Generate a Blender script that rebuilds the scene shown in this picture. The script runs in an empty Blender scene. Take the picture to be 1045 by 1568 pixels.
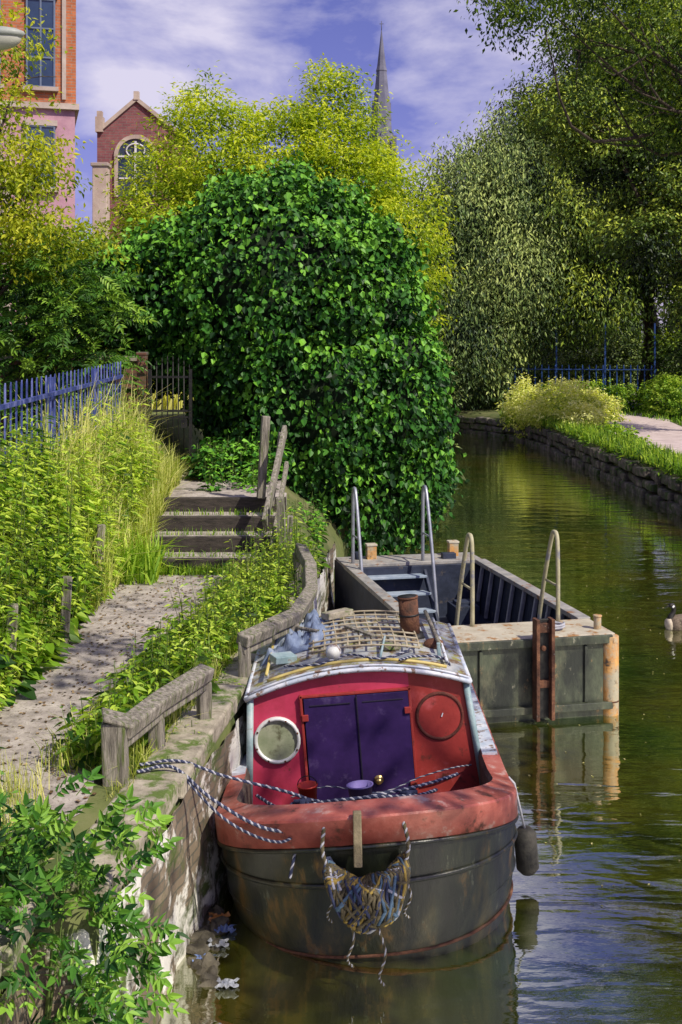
import bpy, math, random
import numpy as np
from mathutils import Vector, Matrix, Euler
R=np.random.RandomState(7); random.seed(7)
sc=bpy.context.scene
rad=math.radians
# ------------------------------------------------------------ helpers
def nrm(a):
    return a/np.maximum(np.linalg.norm(a,axis=-1,keepdims=True),1e-9)
def build(name,parts,mats,parent=None,loc=(0,0,0),rot=(0,0,0),bevel=0):
    V=[];L=[];S=[];MI=[];SM=[];T=[];vo=0;lo=0
    for p in parts:
        v,f,mi=p[0],p[1],p[2]
        sm=p[3] if len(p)>3 else False
        tn=p[4] if len(p)>4 else None
        v=np.asarray(v,dtype=np.float64).reshape(-1,3)
        V.append(v)
        if isinstance(f,np.ndarray):
            m,k=f.shape
            L.append((f+vo).ravel()); S.append(lo+np.arange(m)*k); lo+=m*k
            MI.append(np.full(m,mi)); SM.append(np.full(m,sm))
        else:
            for ff in f:
                L.append(np.array(ff)+vo); S.append(np.array([lo])); lo+=len(ff)
            MI.append(np.full(len(f),mi)); SM.append(np.full(len(f),sm))
        T.append(tn if tn is not None else np.full(len(v),.5))
        vo+=len(v)
    V=np.concatenate(V);L=np.concatenate(L);S=np.concatenate(S);MI=np.concatenate(MI);SM=np.concatenate(SM);T=np.concatenate(T)
    me=bpy.data.meshes.new(name)
    me.vertices.add(len(V));me.loops.add(len(L));me.polygons.add(len(S))
    me.vertices.foreach_set('co',V.astype(np.float32).ravel())
    me.loops.foreach_set('vertex_index',L.astype(np.int32))
    me.polygons.foreach_set('loop_start',S.astype(np.int32))
    me.polygons.foreach_set('material_index',MI.astype(np.int32))
    me.polygons.foreach_set('use_smooth',SM.astype(bool))
    me.update(calc_edges=True)
    a=me.attributes.new('tone','FLOAT','POINT'); a.data.foreach_set('value',T.astype(np.float32))
    for m in mats: me.materials.append(m)
    o=bpy.data.objects.new(name,me); sc.collection.objects.link(o)
    o.location=loc;o.rotation_euler=rot
    if parent: o.parent=parent
    if bevel:
        b=o.modifiers.new('bev','BEVEL');b.width=bevel;b.segments=2;b.limit_method='ANGLE';b.angle_limit=rad(40)
    return o
def empty(name,loc=(0,0,0),rot=(0,0,0)):
    e=bpy.data.objects.new(name,None);sc.collection.objects.link(e);e.location=loc;e.rotation_euler=rot;return e
BF=[(0,3,2,1),(4,5,6,7),(0,1,5,4),(1,2,6,5),(2,3,7,6),(3,0,4,7)]
def box(c,s,mi=0,rot=(0,0,0)):
    hx,hy,hz=s[0]/2,s[1]/2,s[2]/2
    v=np.array([(-hx,-hy,-hz),(hx,-hy,-hz),(hx,hy,-hz),(-hx,hy,-hz),(-hx,-hy,hz),(hx,-hy,hz),(hx,hy,hz),(-hx,hy,hz)])
    m=np.array(Euler(rot).to_matrix())
    return (v@m.T+np.array(c),BF,mi,False)
def tube(pts,rr,n=8,mi=0,cap=True,sm=True):
    pts=np.asarray(pts,float);k=len(pts)
    if np.isscalar(rr): rr=[rr]*k
    t=np.gradient(pts,axis=0);t=nrm(t)
    ref=np.array([0,0,1.]) if abs(t[0][2])<.9 else np.array([1.,0,0])
    V=[]
    u=nrm(np.cross(t[0],ref))
    for i in range(k):
        u=nrm(u-t[i]*np.dot(u,t[i])); w=np.cross(t[i],u)
        a=np.arange(n)*2*math.pi/n
        V.append(pts[i]+rr[i]*(np.cos(a)[:,None]*u+np.sin(a)[:,None]*w))
    V=np.concatenate(V);F=[]
    for i in range(k-1):
        for j in range(n):
            F.append((i*n+j,i*n+(j+1)%n,(i+1)*n+(j+1)%n,(i+1)*n+j))
    if cap: F.append(tuple(range(n-1,-1,-1)));F.append(tuple((k-1)*n+j for j in range(n)))
    return (V,F,mi,sm)
def loft(rings,mi=0,sm=True,close=True,cap=True):
    n=len(rings[0]);V=np.concatenate([np.asarray(r,float) for r in rings]);F=[]
    for i in range(len(rings)-1):
        for j in range(n if close else n-1):
            F.append((i*n+j,i*n+(j+1)%n,(i+1)*n+(j+1)%n,(i+1)*n+j))
    if cap and close: F.append(tuple(range(n-1,-1,-1)));F.append(tuple((len(rings)-1)*n+j for j in range(n)))
    return (V,F,mi,sm)
def sphere(c,r,mi=0,nu=14,nv=9):
    r=np.array(r if hasattr(r,'__len__') else (r,r,r),float);rings=[]
    for i in range(nv):
        ph=math.pi*(.02+.96*i/(nv-1));a=np.arange(nu)*2*math.pi/nu
        rings.append(np.stack([np.sin(ph)*np.cos(a),np.sin(ph)*np.sin(a),np.full(nu,-np.cos(ph))],1)*r+np.array(c))
    return loft(rings,mi)
def smoothline(pts,n):
    pts=np.asarray(pts,float);k=len(pts);P=np.vstack([2*pts[0]-pts[1],pts,2*pts[-1]-pts[-2]]);out=[]
    for s in np.linspace(0,k-1-1e-6,n):
        i=int(s);f=s-i;p0,p1,p2,p3=P[i:i+4]
        out.append(.5*((2*p1)+(-p0+p2)*f+(2*p0-5*p1+4*p2-p3)*f*f+(-p0+3*p1-3*p2+p3)*f**3))
    return np.array(out)
def rope(pts,r,turns,m1=0,m2=1,n=120):
    c=smoothline(pts,n);t=nrm(np.gradient(c,axis=0));u=nrm(np.cross(t,np.array([.13,.2,1.])));w=np.cross(t,u)
    out=[]
    for k,mi in ((0,m1),(1,m1),(2,m2)):
        a=np.linspace(0,turns*2*math.pi,n)+k*math.pi*2/3
        out.append(tube(c+r*.5*(np.cos(a)[:,None]*u+np.sin(a)[:,None]*w),r*.55,6,mi))
    return out
def snoise(P,f=1.,s=0):
    x,y,z=P[:,0]*f+s,P[:,1]*f+s*1.7,P[:,2]*f-s
    return (np.sin(x*1.7+1.3*np.sin(y*1.1))+np.sin(y*2.1+1.1*np.sin(z*1.5+x*.6))+np.sin(z*1.9+1.2*np.sin(x*1.3)))/3
# leaves
def leaves(C,T,N,L,W,tone,mi=0,six=False,droop=.12):
    n=len(C);T=nrm(T);S=nrm(np.cross(T,N));N=nrm(np.cross(S,T))
    L=np.broadcast_to(np.asarray(L,float),(n,))[:,None];W=np.broadcast_to(np.asarray(W,float),(n,))[:,None]
    if six:
        v=[C,C+T*L*.3+S*W*.5+N*W*.15,C+T*L*.66+S*W*.36+N*(W*.1-L*droop*.4),C+T*L-N*L*droop,C+T*L*.66-S*W*.36+N*(W*.1-L*droop*.4),C+T*L*.3-S*W*.5+N*W*.15]
        V=np.stack(v,1).reshape(-1,3);b=np.arange(n)[:,None]*6
        F=np.concatenate([b+np.array([0,1,2,3]),b+np.array([0,3,4,5])]);k=6
    else:
        v=[C,C+T*L*.42+S*W*.5+N*W*.12,C+T*L-N*L*droop,C+T*L*.42-S*W*.5+N*W*.12]
        V=np.stack(v,1).reshape(-1,3);F=np.arange(n)[:,None]*4+np.array([0,1,2,3]);k=4
    return (V,F,mi,False,np.repeat(np.clip(tone,0,1),k))
def blades(P,H,W,tone,mi=0,lean=.35,seed=1):
    r=np.random.RandomState(seed);n=len(P);H=np.broadcast_to(H,(n,))[:,None]*(.4+.85*r.rand(n,1))
    a=r.rand(n)*6.283;d=np.stack([np.cos(a),np.sin(a),0*a],1);b=a+1.4+.6*r.randn(n);s=np.stack([np.cos(b),np.sin(b),0*a],1)*W/2
    l=lean*(r.rand(n,1)**1.5)*1.6
    up=np.array([0,0,1.])
    p1=P+up*H*.55+d*H*l*.35;p2=P+up*H*(1-.35*l)+d*H*l
    V=np.stack([P-s,P+s,p1+s*.8,p1-s*.8,p2+s*.15,p2-s*.15],1).reshape(-1,3)
    bb=np.arange(n)[:,None]*6;F=np.concatenate([bb+np.array([0,1,2,3]),bb+np.array([3,2,4,5])])
    return (V,F,mi,False,np.repeat(np.clip(tone,0,1),6))
def weeds(P,H,leafL,leafW,per,seed,mi=0,ms=1,tone0=.5,spread=.5):
    r=np.random.RandomState(seed);parts=[];n=len(P);H=np.broadcast_to(H,(n,))*(.5+.7*r.rand(n))
    a=r.rand(n)*6.283;d=np.stack([np.cos(a),np.sin(a),0*a],1)*(r.rand(n,1)*.35)
    axis=nrm(d+np.array([0,0,1.]))
    s=np.stack([-np.sin(a),np.cos(a),0*a],1)*.006
    tip=P+axis*H[:,None]
    V=np.stack([P-s,P+s,tip+s*.4,tip-s*.4],1).reshape(-1,3)
    parts.append((V,np.arange(n)[:,None]*4+np.array([0,1,2,3]),ms,False,np.full(n*4,.4)))
    k=per;t=(.12+.9*(np.arange(k)/k))[None,:]+.04*r.randn(n,k)
    C=P[:,None,:]+axis[:,None,:]*(H[:,None]*t)[:,:,None]
    ang=np.arange(k)[None,:]*2.4+a[:,None]+.4*r.randn(n,k)
    out=np.stack([np.cos(ang),np.sin(ang),np.full_like(ang,.15)-.5*r.rand(n,k)],2)
    N=np.stack([np.cos(ang)*.3,np.sin(ang)*.3,np.ones_like(ang)],2)+.3*r.randn(n,k,3)
    Ls=leafL*(1.15-.6*t)*(.7+.5*r.rand(n,k))*(.7+.6*r.rand(n,1))
    off=out*spread*leafL*.6
    tn=tone0+.24*r.randn(n,1)+.15*r.randn(n,k)+.25*(t-.5)
    parts.append(leaves((C+off).reshape(-1,3),out.reshape(-1,3),N.reshape(-1,3),Ls.ravel(),(Ls*leafW).ravel(),tn.ravel(),mi,True,.2))
    return parts
def pinnate(C,T,N,length,nl,leafL,leafW,tone,seed,mi=0,ms=1):
    r=np.random.RandomState(seed);n=len(C);T=nrm(T);S=nrm(np.cross(T,N));N=nrm(np.cross(S,T));parts=[]
    length=np.broadcast_to(length,(n,))
    ks=np.arange(nl);t=(.25+.75*ks/(nl-1))
    bend=(t**2)[None,:,None]*length[:,None,None]*np.array([0,0,-.35])
    ax=C[:,None,:]+T[:,None,:]*(t[None,:]*length[:,None])[:,:,None]+bend
    V=np.stack([C-S*.003,C+S*.003,C+T*length[:,None]+bend[:,-1]+S*.002,C+T*length[:,None]+bend[:,-1]-S*.002],1).reshape(-1,3)
    parts.append((V,np.arange(n)[:,None]*4+np.array([0,1,2,3]),ms,False,np.full(4*n,.5)))
    for sg in (-1,1):
        d=(T[:,None,:]*.55+sg*S[:,None,:]+0*ax)+.15*r.randn(n,nl,3)+np.array([0,0,-.25])
        NN_=N[:,None,:]+.25*r.randn(n,nl,3)
        Ls=leafL*(.75+.4*r.rand(n,nl))*(1-.25*np.abs(t-.6))[None,:]
        parts.append(leaves(ax.reshape(-1,3),d.reshape(-1,3),NN_.reshape(-1,3),Ls.ravel(),(Ls*leafW).ravel(),(tone[:,None]+.1*r.randn(n,nl)).ravel(),mi,True,.2))
    parts.append(leaves(ax[:,-1],T+np.array([0,0,-.4]),N,leafL*1.1,leafL*leafW*1.1,tone,mi,True,.2))
    return parts
def crown(blobs,nc,per,cr,L,W,seed,droop=.4,lo=.72,hi=1.05,flat=.6,six=False,mi=0,upn=.6,tone0=.5,bump=.12,cull=.78,tvar=.18,tfreq=None):
    r=np.random.RandomState(seed);B=np.array(blobs,float);w=(B[:,3]*B[:,5]+B[:,4]*B[:,5]);w/=w.sum()
    idx=r.choice(len(B),nc,p=w);d=nrm(r.randn(nc,3))
    rr=lo+(hi-lo)*r.rand(nc)**.6
    c=B[idx,:3]+d*B[idx,3:]*rr[:,None]
    c+=d*B[idx,3:]*(bump*snoise(c,1.6/max(.5,B[:,3].mean()/2.5),seed))[:,None]
    c+=d*B[idx,3:]*(bump*.5*snoise(c,4.5/max(.5,B[:,3].mean()/2.5),seed+9))[:,None]
    keep=np.ones(nc,bool)
    for b in B:
        q=np.linalg.norm((c-b[:3])/b[3:],axis=1);keep&=q>=cull*lo
    c=c[keep];d=nrm(d[keep]/1.0);n=len(c)
    ct=tone0+.15*r.randn(n)+.16*d[:,2]+tvar*snoise(c,tfreq or 2.2/max(.4,cr*5),seed+3)  # tone noise paints darker shade clumps; upper clumps are toned lighter
    off=r.randn(n,per,3);off=off*cr*np.array([1,1,flat])
    C=(c[:,None,:]+off).reshape(-1,3)
    D=np.repeat(d,per,0);m=len(C)
    N=nrm(D*.5+np.array([0,0,upn])+.5*r.randn(m,3))
    T=nrm(D*.45+.7*r.randn(m,3)*np.array([1,1,.5])+np.array([0,0,-droop]))
    s=(.65+.6*r.rand(m))
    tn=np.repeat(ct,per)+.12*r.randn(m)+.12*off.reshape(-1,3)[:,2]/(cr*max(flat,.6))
    return leaves(C,T,N,L*s,W*s,tn,mi,six),c
def limbs(base,fork,targets,r0,seed,mi=1,tw=.35):
    r=np.random.RandomState(seed);parts=[];base=np.array(base,float);fork=np.array(fork,float)
    m=(base+fork)/2+r.randn(3)*.12*np.linalg.norm(fork-base)*np.array([1,1,0])
    tr=smoothline([base,m,fork],10);parts.append(tube(tr,list(np.linspace(r0,r0*.6,10)),9,mi))
    for t in targets:
        k=r.randint(5,10);st=tr[k];L=np.linalg.norm(t-st);a=st+(t-st)*.35+r.randn(3)*.07*L+np.array([0,0,.1*L]);b=st+(t-st)*.7+r.randn(3)*.06*L
        p=smoothline([st,a,b,t],12);parts.append(tube(p,list(np.linspace(r0*tw,r0*.035+.004,12)),6,mi))
        for q in range(3):
            i=r.randint(4,10);e=p[i]+nrm(r.randn(3)+nrm(t-st)*1.2)*L*.2
            parts.append(tube(smoothline([p[i],(p[i]+e)/2+r.randn(3)*.03*L,e],5),list(np.linspace(r0*tw*.35,.006,5)),5,mi))
    return parts
# ------------------------------------------------------------ materials
def newmat(name):
    m=bpy.data.materials.new(name);m.use_nodes=True;nt=m.node_tree
    for n in list(nt.nodes): nt.nodes.remove(n)
    return m,nt
def NN(nt,t,**k):
    n=nt.nodes.new(t)
    for a,b in k.items():
        if a.startswith('i_'): n.inputs[a[2:].replace('_',' ')].default_value=b
        else: setattr(n,a,b)
    return n
def ramp(nt,stops):
    r=nt.nodes.new('ShaderNodeValToRGB');e=r.color_ramp.elements
    while len(e)<len(stops): e.new(.5)
    for i,(p,c) in enumerate(stops): e[i].position=p;e[i].color=(*c[:3],1)
    return r
def mat(name,cols,scale=6,rough=.7,bump=.3,metal=0,stretch=(1,1,1),patch=None,spec=.4,bscale=None,dist=.02,detail=6):
    m,nt=newmat(name);lk=nt.links.new
    tc=NN(nt,'ShaderNodeTexCoord');mp=NN(nt,'ShaderNodeMapping');mp.inputs['Scale'].default_value=stretch
    lk(tc.outputs['Object'],mp.inputs[0])
    no=NN(nt,'ShaderNodeTexNoise',i_Scale=scale,i_Detail=detail,i_Roughness=.65);lk(mp.outputs[0],no.inputs['Vector'])
    k=len(cols);rp=ramp(nt,[(.32+.36*i/max(1,k-1),c) for i,c in enumerate(cols)]);lk(no.outputs['Fac'],rp.inputs[0])
    col=rp.outputs[0]
    if patch:
        for pc,psc,lo,hi in patch:
            n2=NN(nt,'ShaderNodeTexNoise',i_Scale=psc,i_Detail=8,i_Roughness=.7);lk(mp.outputs[0],n2.inputs['Vector'])
            r2=ramp(nt,[(lo,(0,0,0)),(hi,(1,1,1))]);lk(n2.outputs['Fac'],r2.inputs[0])
            mx=NN(nt,'ShaderNodeMix',data_type='RGBA');lk(r2.outputs[0],mx.inputs[0]);lk(col,mx.inputs[6]);mx.inputs[7].default_value=(*pc,1);col=mx.outputs[2]
    bs=NN(nt,'ShaderNodeBsdfPrincipled');bs.inputs['Roughness'].default_value=rough;bs.inputs['Metallic'].default_value=metal;bs.inputs['Specular IOR Level'].default_value=spec
    lk(col,bs.inputs['Base Color'])
    if bump:
        nb=NN(nt,'ShaderNodeTexNoise',i_Scale=bscale or scale*4,i_Detail=5,i_Roughness=.7);lk(mp.outputs[0],nb.inputs['Vector'])
        b=NN(nt,'ShaderNodeBump',i_Strength=bump,i_Distance=dist);lk(nb.outputs['Fac'],b.inputs['Height']);lk(b.outputs[0],bs.inputs['Normal'])
    out=NN(nt,'ShaderNodeOutputMaterial');lk(bs.outputs[0],out.inputs[0]);return m
def leafmat(name,dark,mid,light,trans=.35,rough=.5,tcol=None,spec=.3):
    m,nt=newmat(name);lk=nt.links.new
    at=NN(nt,'ShaderNodeAttribute',attribute_name='tone');rp=ramp(nt,[(.08,dark),(.5,mid),(.92,light)]);lk(at.outputs['Fac'],rp.inputs[0])
    bs=NN(nt,'ShaderNodeBsdfPrincipled');bs.inputs['Roughness'].default_value=rough;bs.inputs['Specular IOR Level'].default_value=spec;lk(rp.outputs[0],bs.inputs['Base Color'])
    out=NN(nt,'ShaderNodeOutputMaterial')
    if trans<=0: lk(bs.outputs[0],out.inputs[0]);return m
    tr=NN(nt,'ShaderNodeBsdfTranslucent');mx=NN(nt,'ShaderNodeMix',data_type='RGBA',blend_type='MULTIPLY');mx.inputs[0].default_value=1
    lk(rp.outputs[0],mx.inputs[6]);mx.inputs[7].default_value=(*(tcol or (1.5,1.5,.5)),1);lk(mx.outputs[2],tr.inputs[0])
    ms=NN(nt,'ShaderNodeMixShader');ms.inputs[0].default_value=trans;lk(bs.outputs[0],ms.inputs[1]);lk(tr.outputs[0],ms.inputs[2])
    lk(ms.outputs[0],out.inputs[0]);return m
def brick(name,c1,c2,mortar,ax='x',scale=1,patch=None,bw=.225,bh=.075,bump=.5,rough=.85):
    m,nt=newmat(name);lk=nt.links.new
    tc=NN(nt,'ShaderNodeTexCoord');sp=NN(nt,'ShaderNodeSeparateXYZ');lk(tc.outputs['Object'],sp.inputs[0])
    cb=NN(nt,'ShaderNodeCombineXYZ');lk(sp.outputs[{'x':0,'y':1}[ax]],cb.inputs[0]);lk(sp.outputs[2],cb.inputs[1])
    b=NN(nt,'ShaderNodeTexBrick',i_Scale=scale);lk(cb.outputs[0],b.inputs[0])
    b.inputs['Brick Width'].default_value=bw;b.inputs['Row Height'].default_value=bh;b.inputs['Mortar Size'].default_value=bh*.1
    b.inputs['Color1'].default_value=(*c1,1);b.inputs['Color2'].default_value=(*c2,1);b.inputs['Mortar'].default_value=(*mortar,1)
    col=b.outputs[0]
    no=NN(nt,'ShaderNodeTexNoise',i_Scale=3,i_Detail=9,i_Roughness=.7);lk(tc.outputs['Object'],no.inputs['Vector'])
    mv=NN(nt,'ShaderNodeMix',data_type='RGBA',blend_type='MULTIPLY');mv.inputs[0].default_value=.7
    rv=ramp(nt,[(.3,(.45,.45,.45)),(.7,(1.2,1.2,1.2))]);lk(no.outputs[0],rv.inputs[0]);lk(col,mv.inputs[6]);lk(rv.outputs[0],mv.inputs[7]);col=mv.outputs[2]
    for pc,psc,lo,hi in (patch or []):
        n2=NN(nt,'ShaderNodeTexNoise',i_Scale=psc,i_Detail=9,i_Roughness=.7);lk(tc.outputs['Object'],n2.inputs['Vector'])
        r2=ramp(nt,[(lo,(0,0,0)),(hi,(1,1,1))]);lk(n2.outputs['Fac'],r2.inputs[0])
        mx=NN(nt,'ShaderNodeMix',data_type='RGBA');lk(r2.outputs[0],mx.inputs[0]);lk(col,mx.inputs[6]);mx.inputs[7].default_value=(*pc,1);col=mx.outputs[2]
    bs=NN(nt,'ShaderNodeBsdfPrincipled');bs.inputs['Roughness'].default_value=rough;lk(col,bs.inputs['Base Color'])
    ad=NN(nt,'ShaderNodeMath',operation='MULTIPLY_ADD');lk(no.outputs[0],ad.inputs[0]);ad.inputs[1].default_value=.6;inv=NN(nt,'ShaderNodeMath',operation='SUBTRACT');inv.inputs[0].default_value=1;lk(b.outputs['Fac'],inv.inputs[1]);lk(inv.outputs[0],ad.inputs[2])
    bm=NN(nt,'ShaderNodeBump',i_Strength=bump,i_Distance=.02);lk(ad.outputs[0],bm.inputs['Height']);lk(bm.outputs[0],bs.inputs['Normal'])
    out=NN(nt,'ShaderNodeOutputMaterial');lk(bs.outputs[0],out.inputs[0]);return m
bark=mat('bark',[(.03,.022,.015),(.085,.065,.045)],8,.9,.8,stretch=(1,1,.25))
stem=mat('stem',[(.06,.1,.02),(.14,.2,.04)],8,.7,0)
L_ivy=leafmat('ivy_leaf',(.005,.03,.005),(.034,.14,.012),(.17,.40,.03),0,.5,spec=.25)
L_yel=leafmat('willow_leaf_yellow',(.05,.11,.006),(.30,.42,.015),(.68,.72,.05),.4)
L_grey=leafmat('willow_leaf_grey',(.012,.035,.010),(.12,.19,.045),(.42,.50,.14),0)
L_olive=leafmat('olive_leaf',(.008,.022,.004),(.10,.175,.014),(.42,.50,.05),0)
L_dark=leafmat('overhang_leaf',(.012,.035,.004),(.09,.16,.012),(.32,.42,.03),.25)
L_left=leafmat('ash_leaf',(.06,.12,.006),(.28,.36,.015),(.60,.60,.04),.4)
L_sum=leafmat('sumac_leaf',(.008,.04,.006),(.065,.17,.016),(.25,.42,.04),.2)
L_weed=leafmat('weed_leaf',(.02,.07,.008),(.19,.36,.022),(.56,.70,.09),.35)
L_elder=leafmat('elder_leaf',(.010,.05,.010),(.065,.20,.022),(.27,.48,.06),.25)
L_grass=leafmat('grass_blade',(.06,.11,.01),(.33,.42,.04),(.82,.78,.32),.35)
L_bush=leafmat('bright_bush_leaf',(.12,.22,.01),(.55,.62,.10),(.85,.85,.34),.3)
L_far=leafmat('far_leaf',(.02,.045,.01),(.08,.13,.02),(.2,.26,.05),0)
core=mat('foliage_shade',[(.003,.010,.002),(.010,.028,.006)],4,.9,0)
# ------------------------------------------------------------ camera, light, world
cd=bpy.data.cameras.new('Camera');cam=bpy.data.objects.new('Camera',cd);sc.collection.objects.link(cam)
cam.location=(0,0,4.1);cam.rotation_euler=(rad(90),0,0);cd.sensor_fit='VERTICAL';cd.sensor_height=36;cd.lens=41.4;cd.shift_y=-.168;cd.clip_end=3000;sc.camera=cam
sd=Vector((.60,-.52,.86)).normalized()
sl=bpy.data.lights.new('sun','SUN');sl.energy=5.0;sl.angle=rad(.5);sl.color=(1,.93,.78);so=bpy.data.objects.new('sun',sl);sc.collection.objects.link(so)
so.rotation_euler=sd.to_track_quat('Z','Y').to_euler()
w=bpy.data.worlds.new('World');sc.world=w;w.use_nodes=True;nt=w.node_tree
for n in list(nt.nodes): nt.nodes.remove(n)
lk=nt.links.new
sk=NN(nt,'ShaderNodeTexSky',sky_type='NISHITA');sk.sun_disc=False;sk.sun_elevation=math.asin(sd.z);sk.sun_rotation=math.atan2(sd.x,sd.y);sk.ozone_density=3
tc=NN(nt,'ShaderNodeTexCoord');mp=NN(nt,'ShaderNodeMapping');mp.inputs['Scale'].default_value=(1,1,2.2);mp.inputs['Location'].default_value=(.15,.3,.1);lk(tc.outputs['Generated'],mp.inputs[0])
no=NN(nt,'ShaderNodeTexNoise',i_Scale=5.2,i_Detail=9,i_Roughness=.56,i_Distortion=.15);lk(mp.outputs[0],no.inputs['Vector'])
rp=ramp(nt,[(.45,(0,0,0)),(.66,(1,1,1))]);lk(no.outputs[0],rp.inputs[0])
tn=NN(nt,'ShaderNodeMix',data_type='RGBA',blend_type='MULTIPLY');tn.inputs[0].default_value=1;lk(sk.outputs[0],tn.inputs[6]);tn.inputs[7].default_value=(.76,.55,.96,1)
mx=NN(nt,'ShaderNodeMix',data_type='RGBA');lk(rp.outputs[0],mx.inputs[0]);lk(tn.outputs[2],mx.inputs[6]);mx.inputs[7].default_value=(6.0,5.7,7.2,1)
bg=NN(nt,'ShaderNodeBackground');bg.inputs[1].default_value=.12;lk(mx.outputs[2],bg.inputs[0]);ow=NN(nt,'ShaderNodeOutputWorld');lk(bg.outputs[0],ow.inputs[0])
sc.view_settings.view_transform='Standard';sc.view_settings.look='None';sc.view_settings.exposure=0
# ------------------------------------------------------------ terrain
def xe(y): return float(np.interp(y,[-50,6.05,6.15,7.7,9.5,12,15.5,20,24,32,50,54,900],[-1.62,-1.62,-1.28,-1.1,-.87,-.55,-.3,0,1.0,2.0,3.5,3.6,3.6]))
def xw(y): return float(np.interp(y,[-50,28,45,49,53,54,900],[8.2,8.2,7.8,7.4,4.9,3.62,3.62]))
def pz(y): return float(np.interp(y,[-50,14.6,16.8,900],[1.2,1.2,1.88,1.95]))
def ez(y): return float(np.interp(y,[-50,14,17,20,900],[1.1,1.1,.9,.6,.6]))
ys=sorted(set([-60,-20,0,3,5,6.05,6.15]+list(np.arange(6.5,20,.5))+list(np.arange(20,60,2))+[49,53,54,70,90,120,200,400,1200]))
rings=[]
for y in ys:
    a,b=xe(y),xw(y);p=pz(y)
    rings.append([(-1500,y,2.5),(-40,y,2.5),(-6,y,2.5),(-3.3,y,2.5),(-3.05,y,2.2),(-2.78,y,p),(-1.2 if y>7 else -1.75,y,p),(min(a-.35,a-.1),y,(p+ez(y))/2 if y>14 else p-.02),(a,y,ez(y)),(a,y,-1.5),(b,y,-1.5),(b,y,.75),(b+.7,y,.88),(b+30,y,.9),(1500,y,.9)])
g_mat=mat('ground_soil',[(.05,.08,.02),(.11,.13,.04),(.18,.17,.08)],1.5,.95,.6)
build('ground',[loft(rings,0,True,False,False)],[g_mat])
# water
m,nt=newmat('canal_water');lk=nt.links.new
tc=NN(nt,'ShaderNodeTexCoord');mp=NN(nt,'ShaderNodeMapping');mp.inputs['Scale'].default_value=(.6,1.7,1);lk(tc.outputs['Object'],mp.inputs[0])
n1=NN(nt,'ShaderNodeTexNoise',i_Scale=1.8,i_Detail=2,i_Roughness=.45,i_Distortion=.5);lk(mp.outputs[0],n1.inputs['Vector'])
n2=NN(nt,'ShaderNodeTexNoise',i_Scale=8,i_Detail=3,i_Roughness=.5);lk(mp.outputs[0],n2.inputs['Vector'])
ma=NN(nt,'ShaderNodeMath',operation='MULTIPLY_ADD');lk(n2.outputs[0],ma.inputs[0]);ma.inputs[1].default_value=.14;lk(n1.outputs[0],ma.inputs[2])
bm=NN(nt,'ShaderNodeBump',i_Strength=.40,i_Distance=.03);lk(ma.outputs[0],bm.inputs['Height'])
n3=NN(nt,'ShaderNodeTexNoise',i_Scale=.5,i_Detail=5);lk(tc.outputs['Object'],n3.inputs['Vector']);rp=ramp(nt,[(.35,(.018,.040,.004)),(.68,(.075,.060,.006))]);lk(n3.outputs[0],rp.inputs[0])
df=NN(nt,'ShaderNodeBsdfDiffuse');lk(rp.outputs[0],df.inputs[0])
gl=NN(nt,'ShaderNodeBsdfGlossy');gl.inputs['Roughness'].default_value=.012;gl.inputs[0].default_value=(.98,1,.88,1);lk(bm.outputs[0],gl.inputs['Normal'])
fr=NN(nt,'ShaderNodeFresnel',i_IOR=2.3);lk(bm.outputs[0],fr.inputs['Normal']);fm=NN(nt,'ShaderNodeMath',operation='MULTIPLY_ADD');lk(fr.outputs[0],fm.inputs[0]);fm.inputs[1].default_value=.75;fm.inputs[2].default_value=.40;fm.use_clamp=True
ms=NN(nt,'ShaderNodeMixShader');lk(fm.outputs[0],ms.inputs[0]);lk(df.outputs[0],ms.inputs[1]);lk(gl.outputs[0],ms.inputs[2]);o=NN(nt,'ShaderNodeOutputMaterial');lk(ms.outputs[0],o.inputs[0])
build('canal_water',[([(-8,-20,0),(30,-20,0),(30,58,0),(-8,58,0)],[(0,1,2,3)],0)],[m])
# left path
p_mat=mat('path_gravel',[(.19,.165,.15),(.38,.335,.30),(.52,.47,.42)],5,.95,.7,patch=[((.13,.10,.06),30,.56,.64),((.6,.55,.5),55,.62,.66),((.12,.12,.06),1.7,.6,.7)],bscale=60,dist=.01)
def strip(yl,xa,xb,zf,dz):
    V=[];F=[]
    for i,y in enumerate(yl):
        for t in (0,.33,.66,1): V.append((xa(y)+(xb(y)-xa(y))*t,y,zf(y)+dz))
    for i in range(len(yl)-1):
        for j in range(3): F.append((i*4+j,i*4+j+1,i*4+5+j,i*4+4+j))
    return (V,F,0,True)
yl=list(np.arange(2,14.61,.2))+[14.6]
def pr(y): return float(np.interp(y,[0,6.9,7.1,8.8,10.7,13.5,14.6],[-1.85,-1.85,-1.56,-1.66,-1.55,-1.25,-1.0]))+.03*math.sin(y*3.1)+.02*math.sin(y*7.7)
build('path',[strip(yl,lambda y:-2.76+.03*math.sin(y*2.3),pr,pz,.006)],[p_mat])
stone=mat('coping_stone',[(.18,.16,.12),(.34,.30,.23),(.48,.43,.34)],5,.9,.6,patch=[((.10,.15,.03),6,.48,.58)],bscale=20)
cop=[];y=2.5;rr=random.Random(3)
while y<14.2:
    l=rr.uniform(.5,.8)
    ym=y+l/2;x=xe(ym);an=-math.atan2(xe(ym+.2)-xe(ym-.2),.4) if not 5.6<ym<6.6 else 0
    cop.append(box((x-.13+rr.uniform(-.015,.02),ym,1.15+rr.uniform(-.015,.015)),(.34,l-.018,.14),0,(rr.uniform(-.015,.015),rr.uniform(-.03,.03),an+rr.uniform(-.02,.02))));y+=l
build('stone_coping',cop,[stone],bevel=.02)
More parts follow.
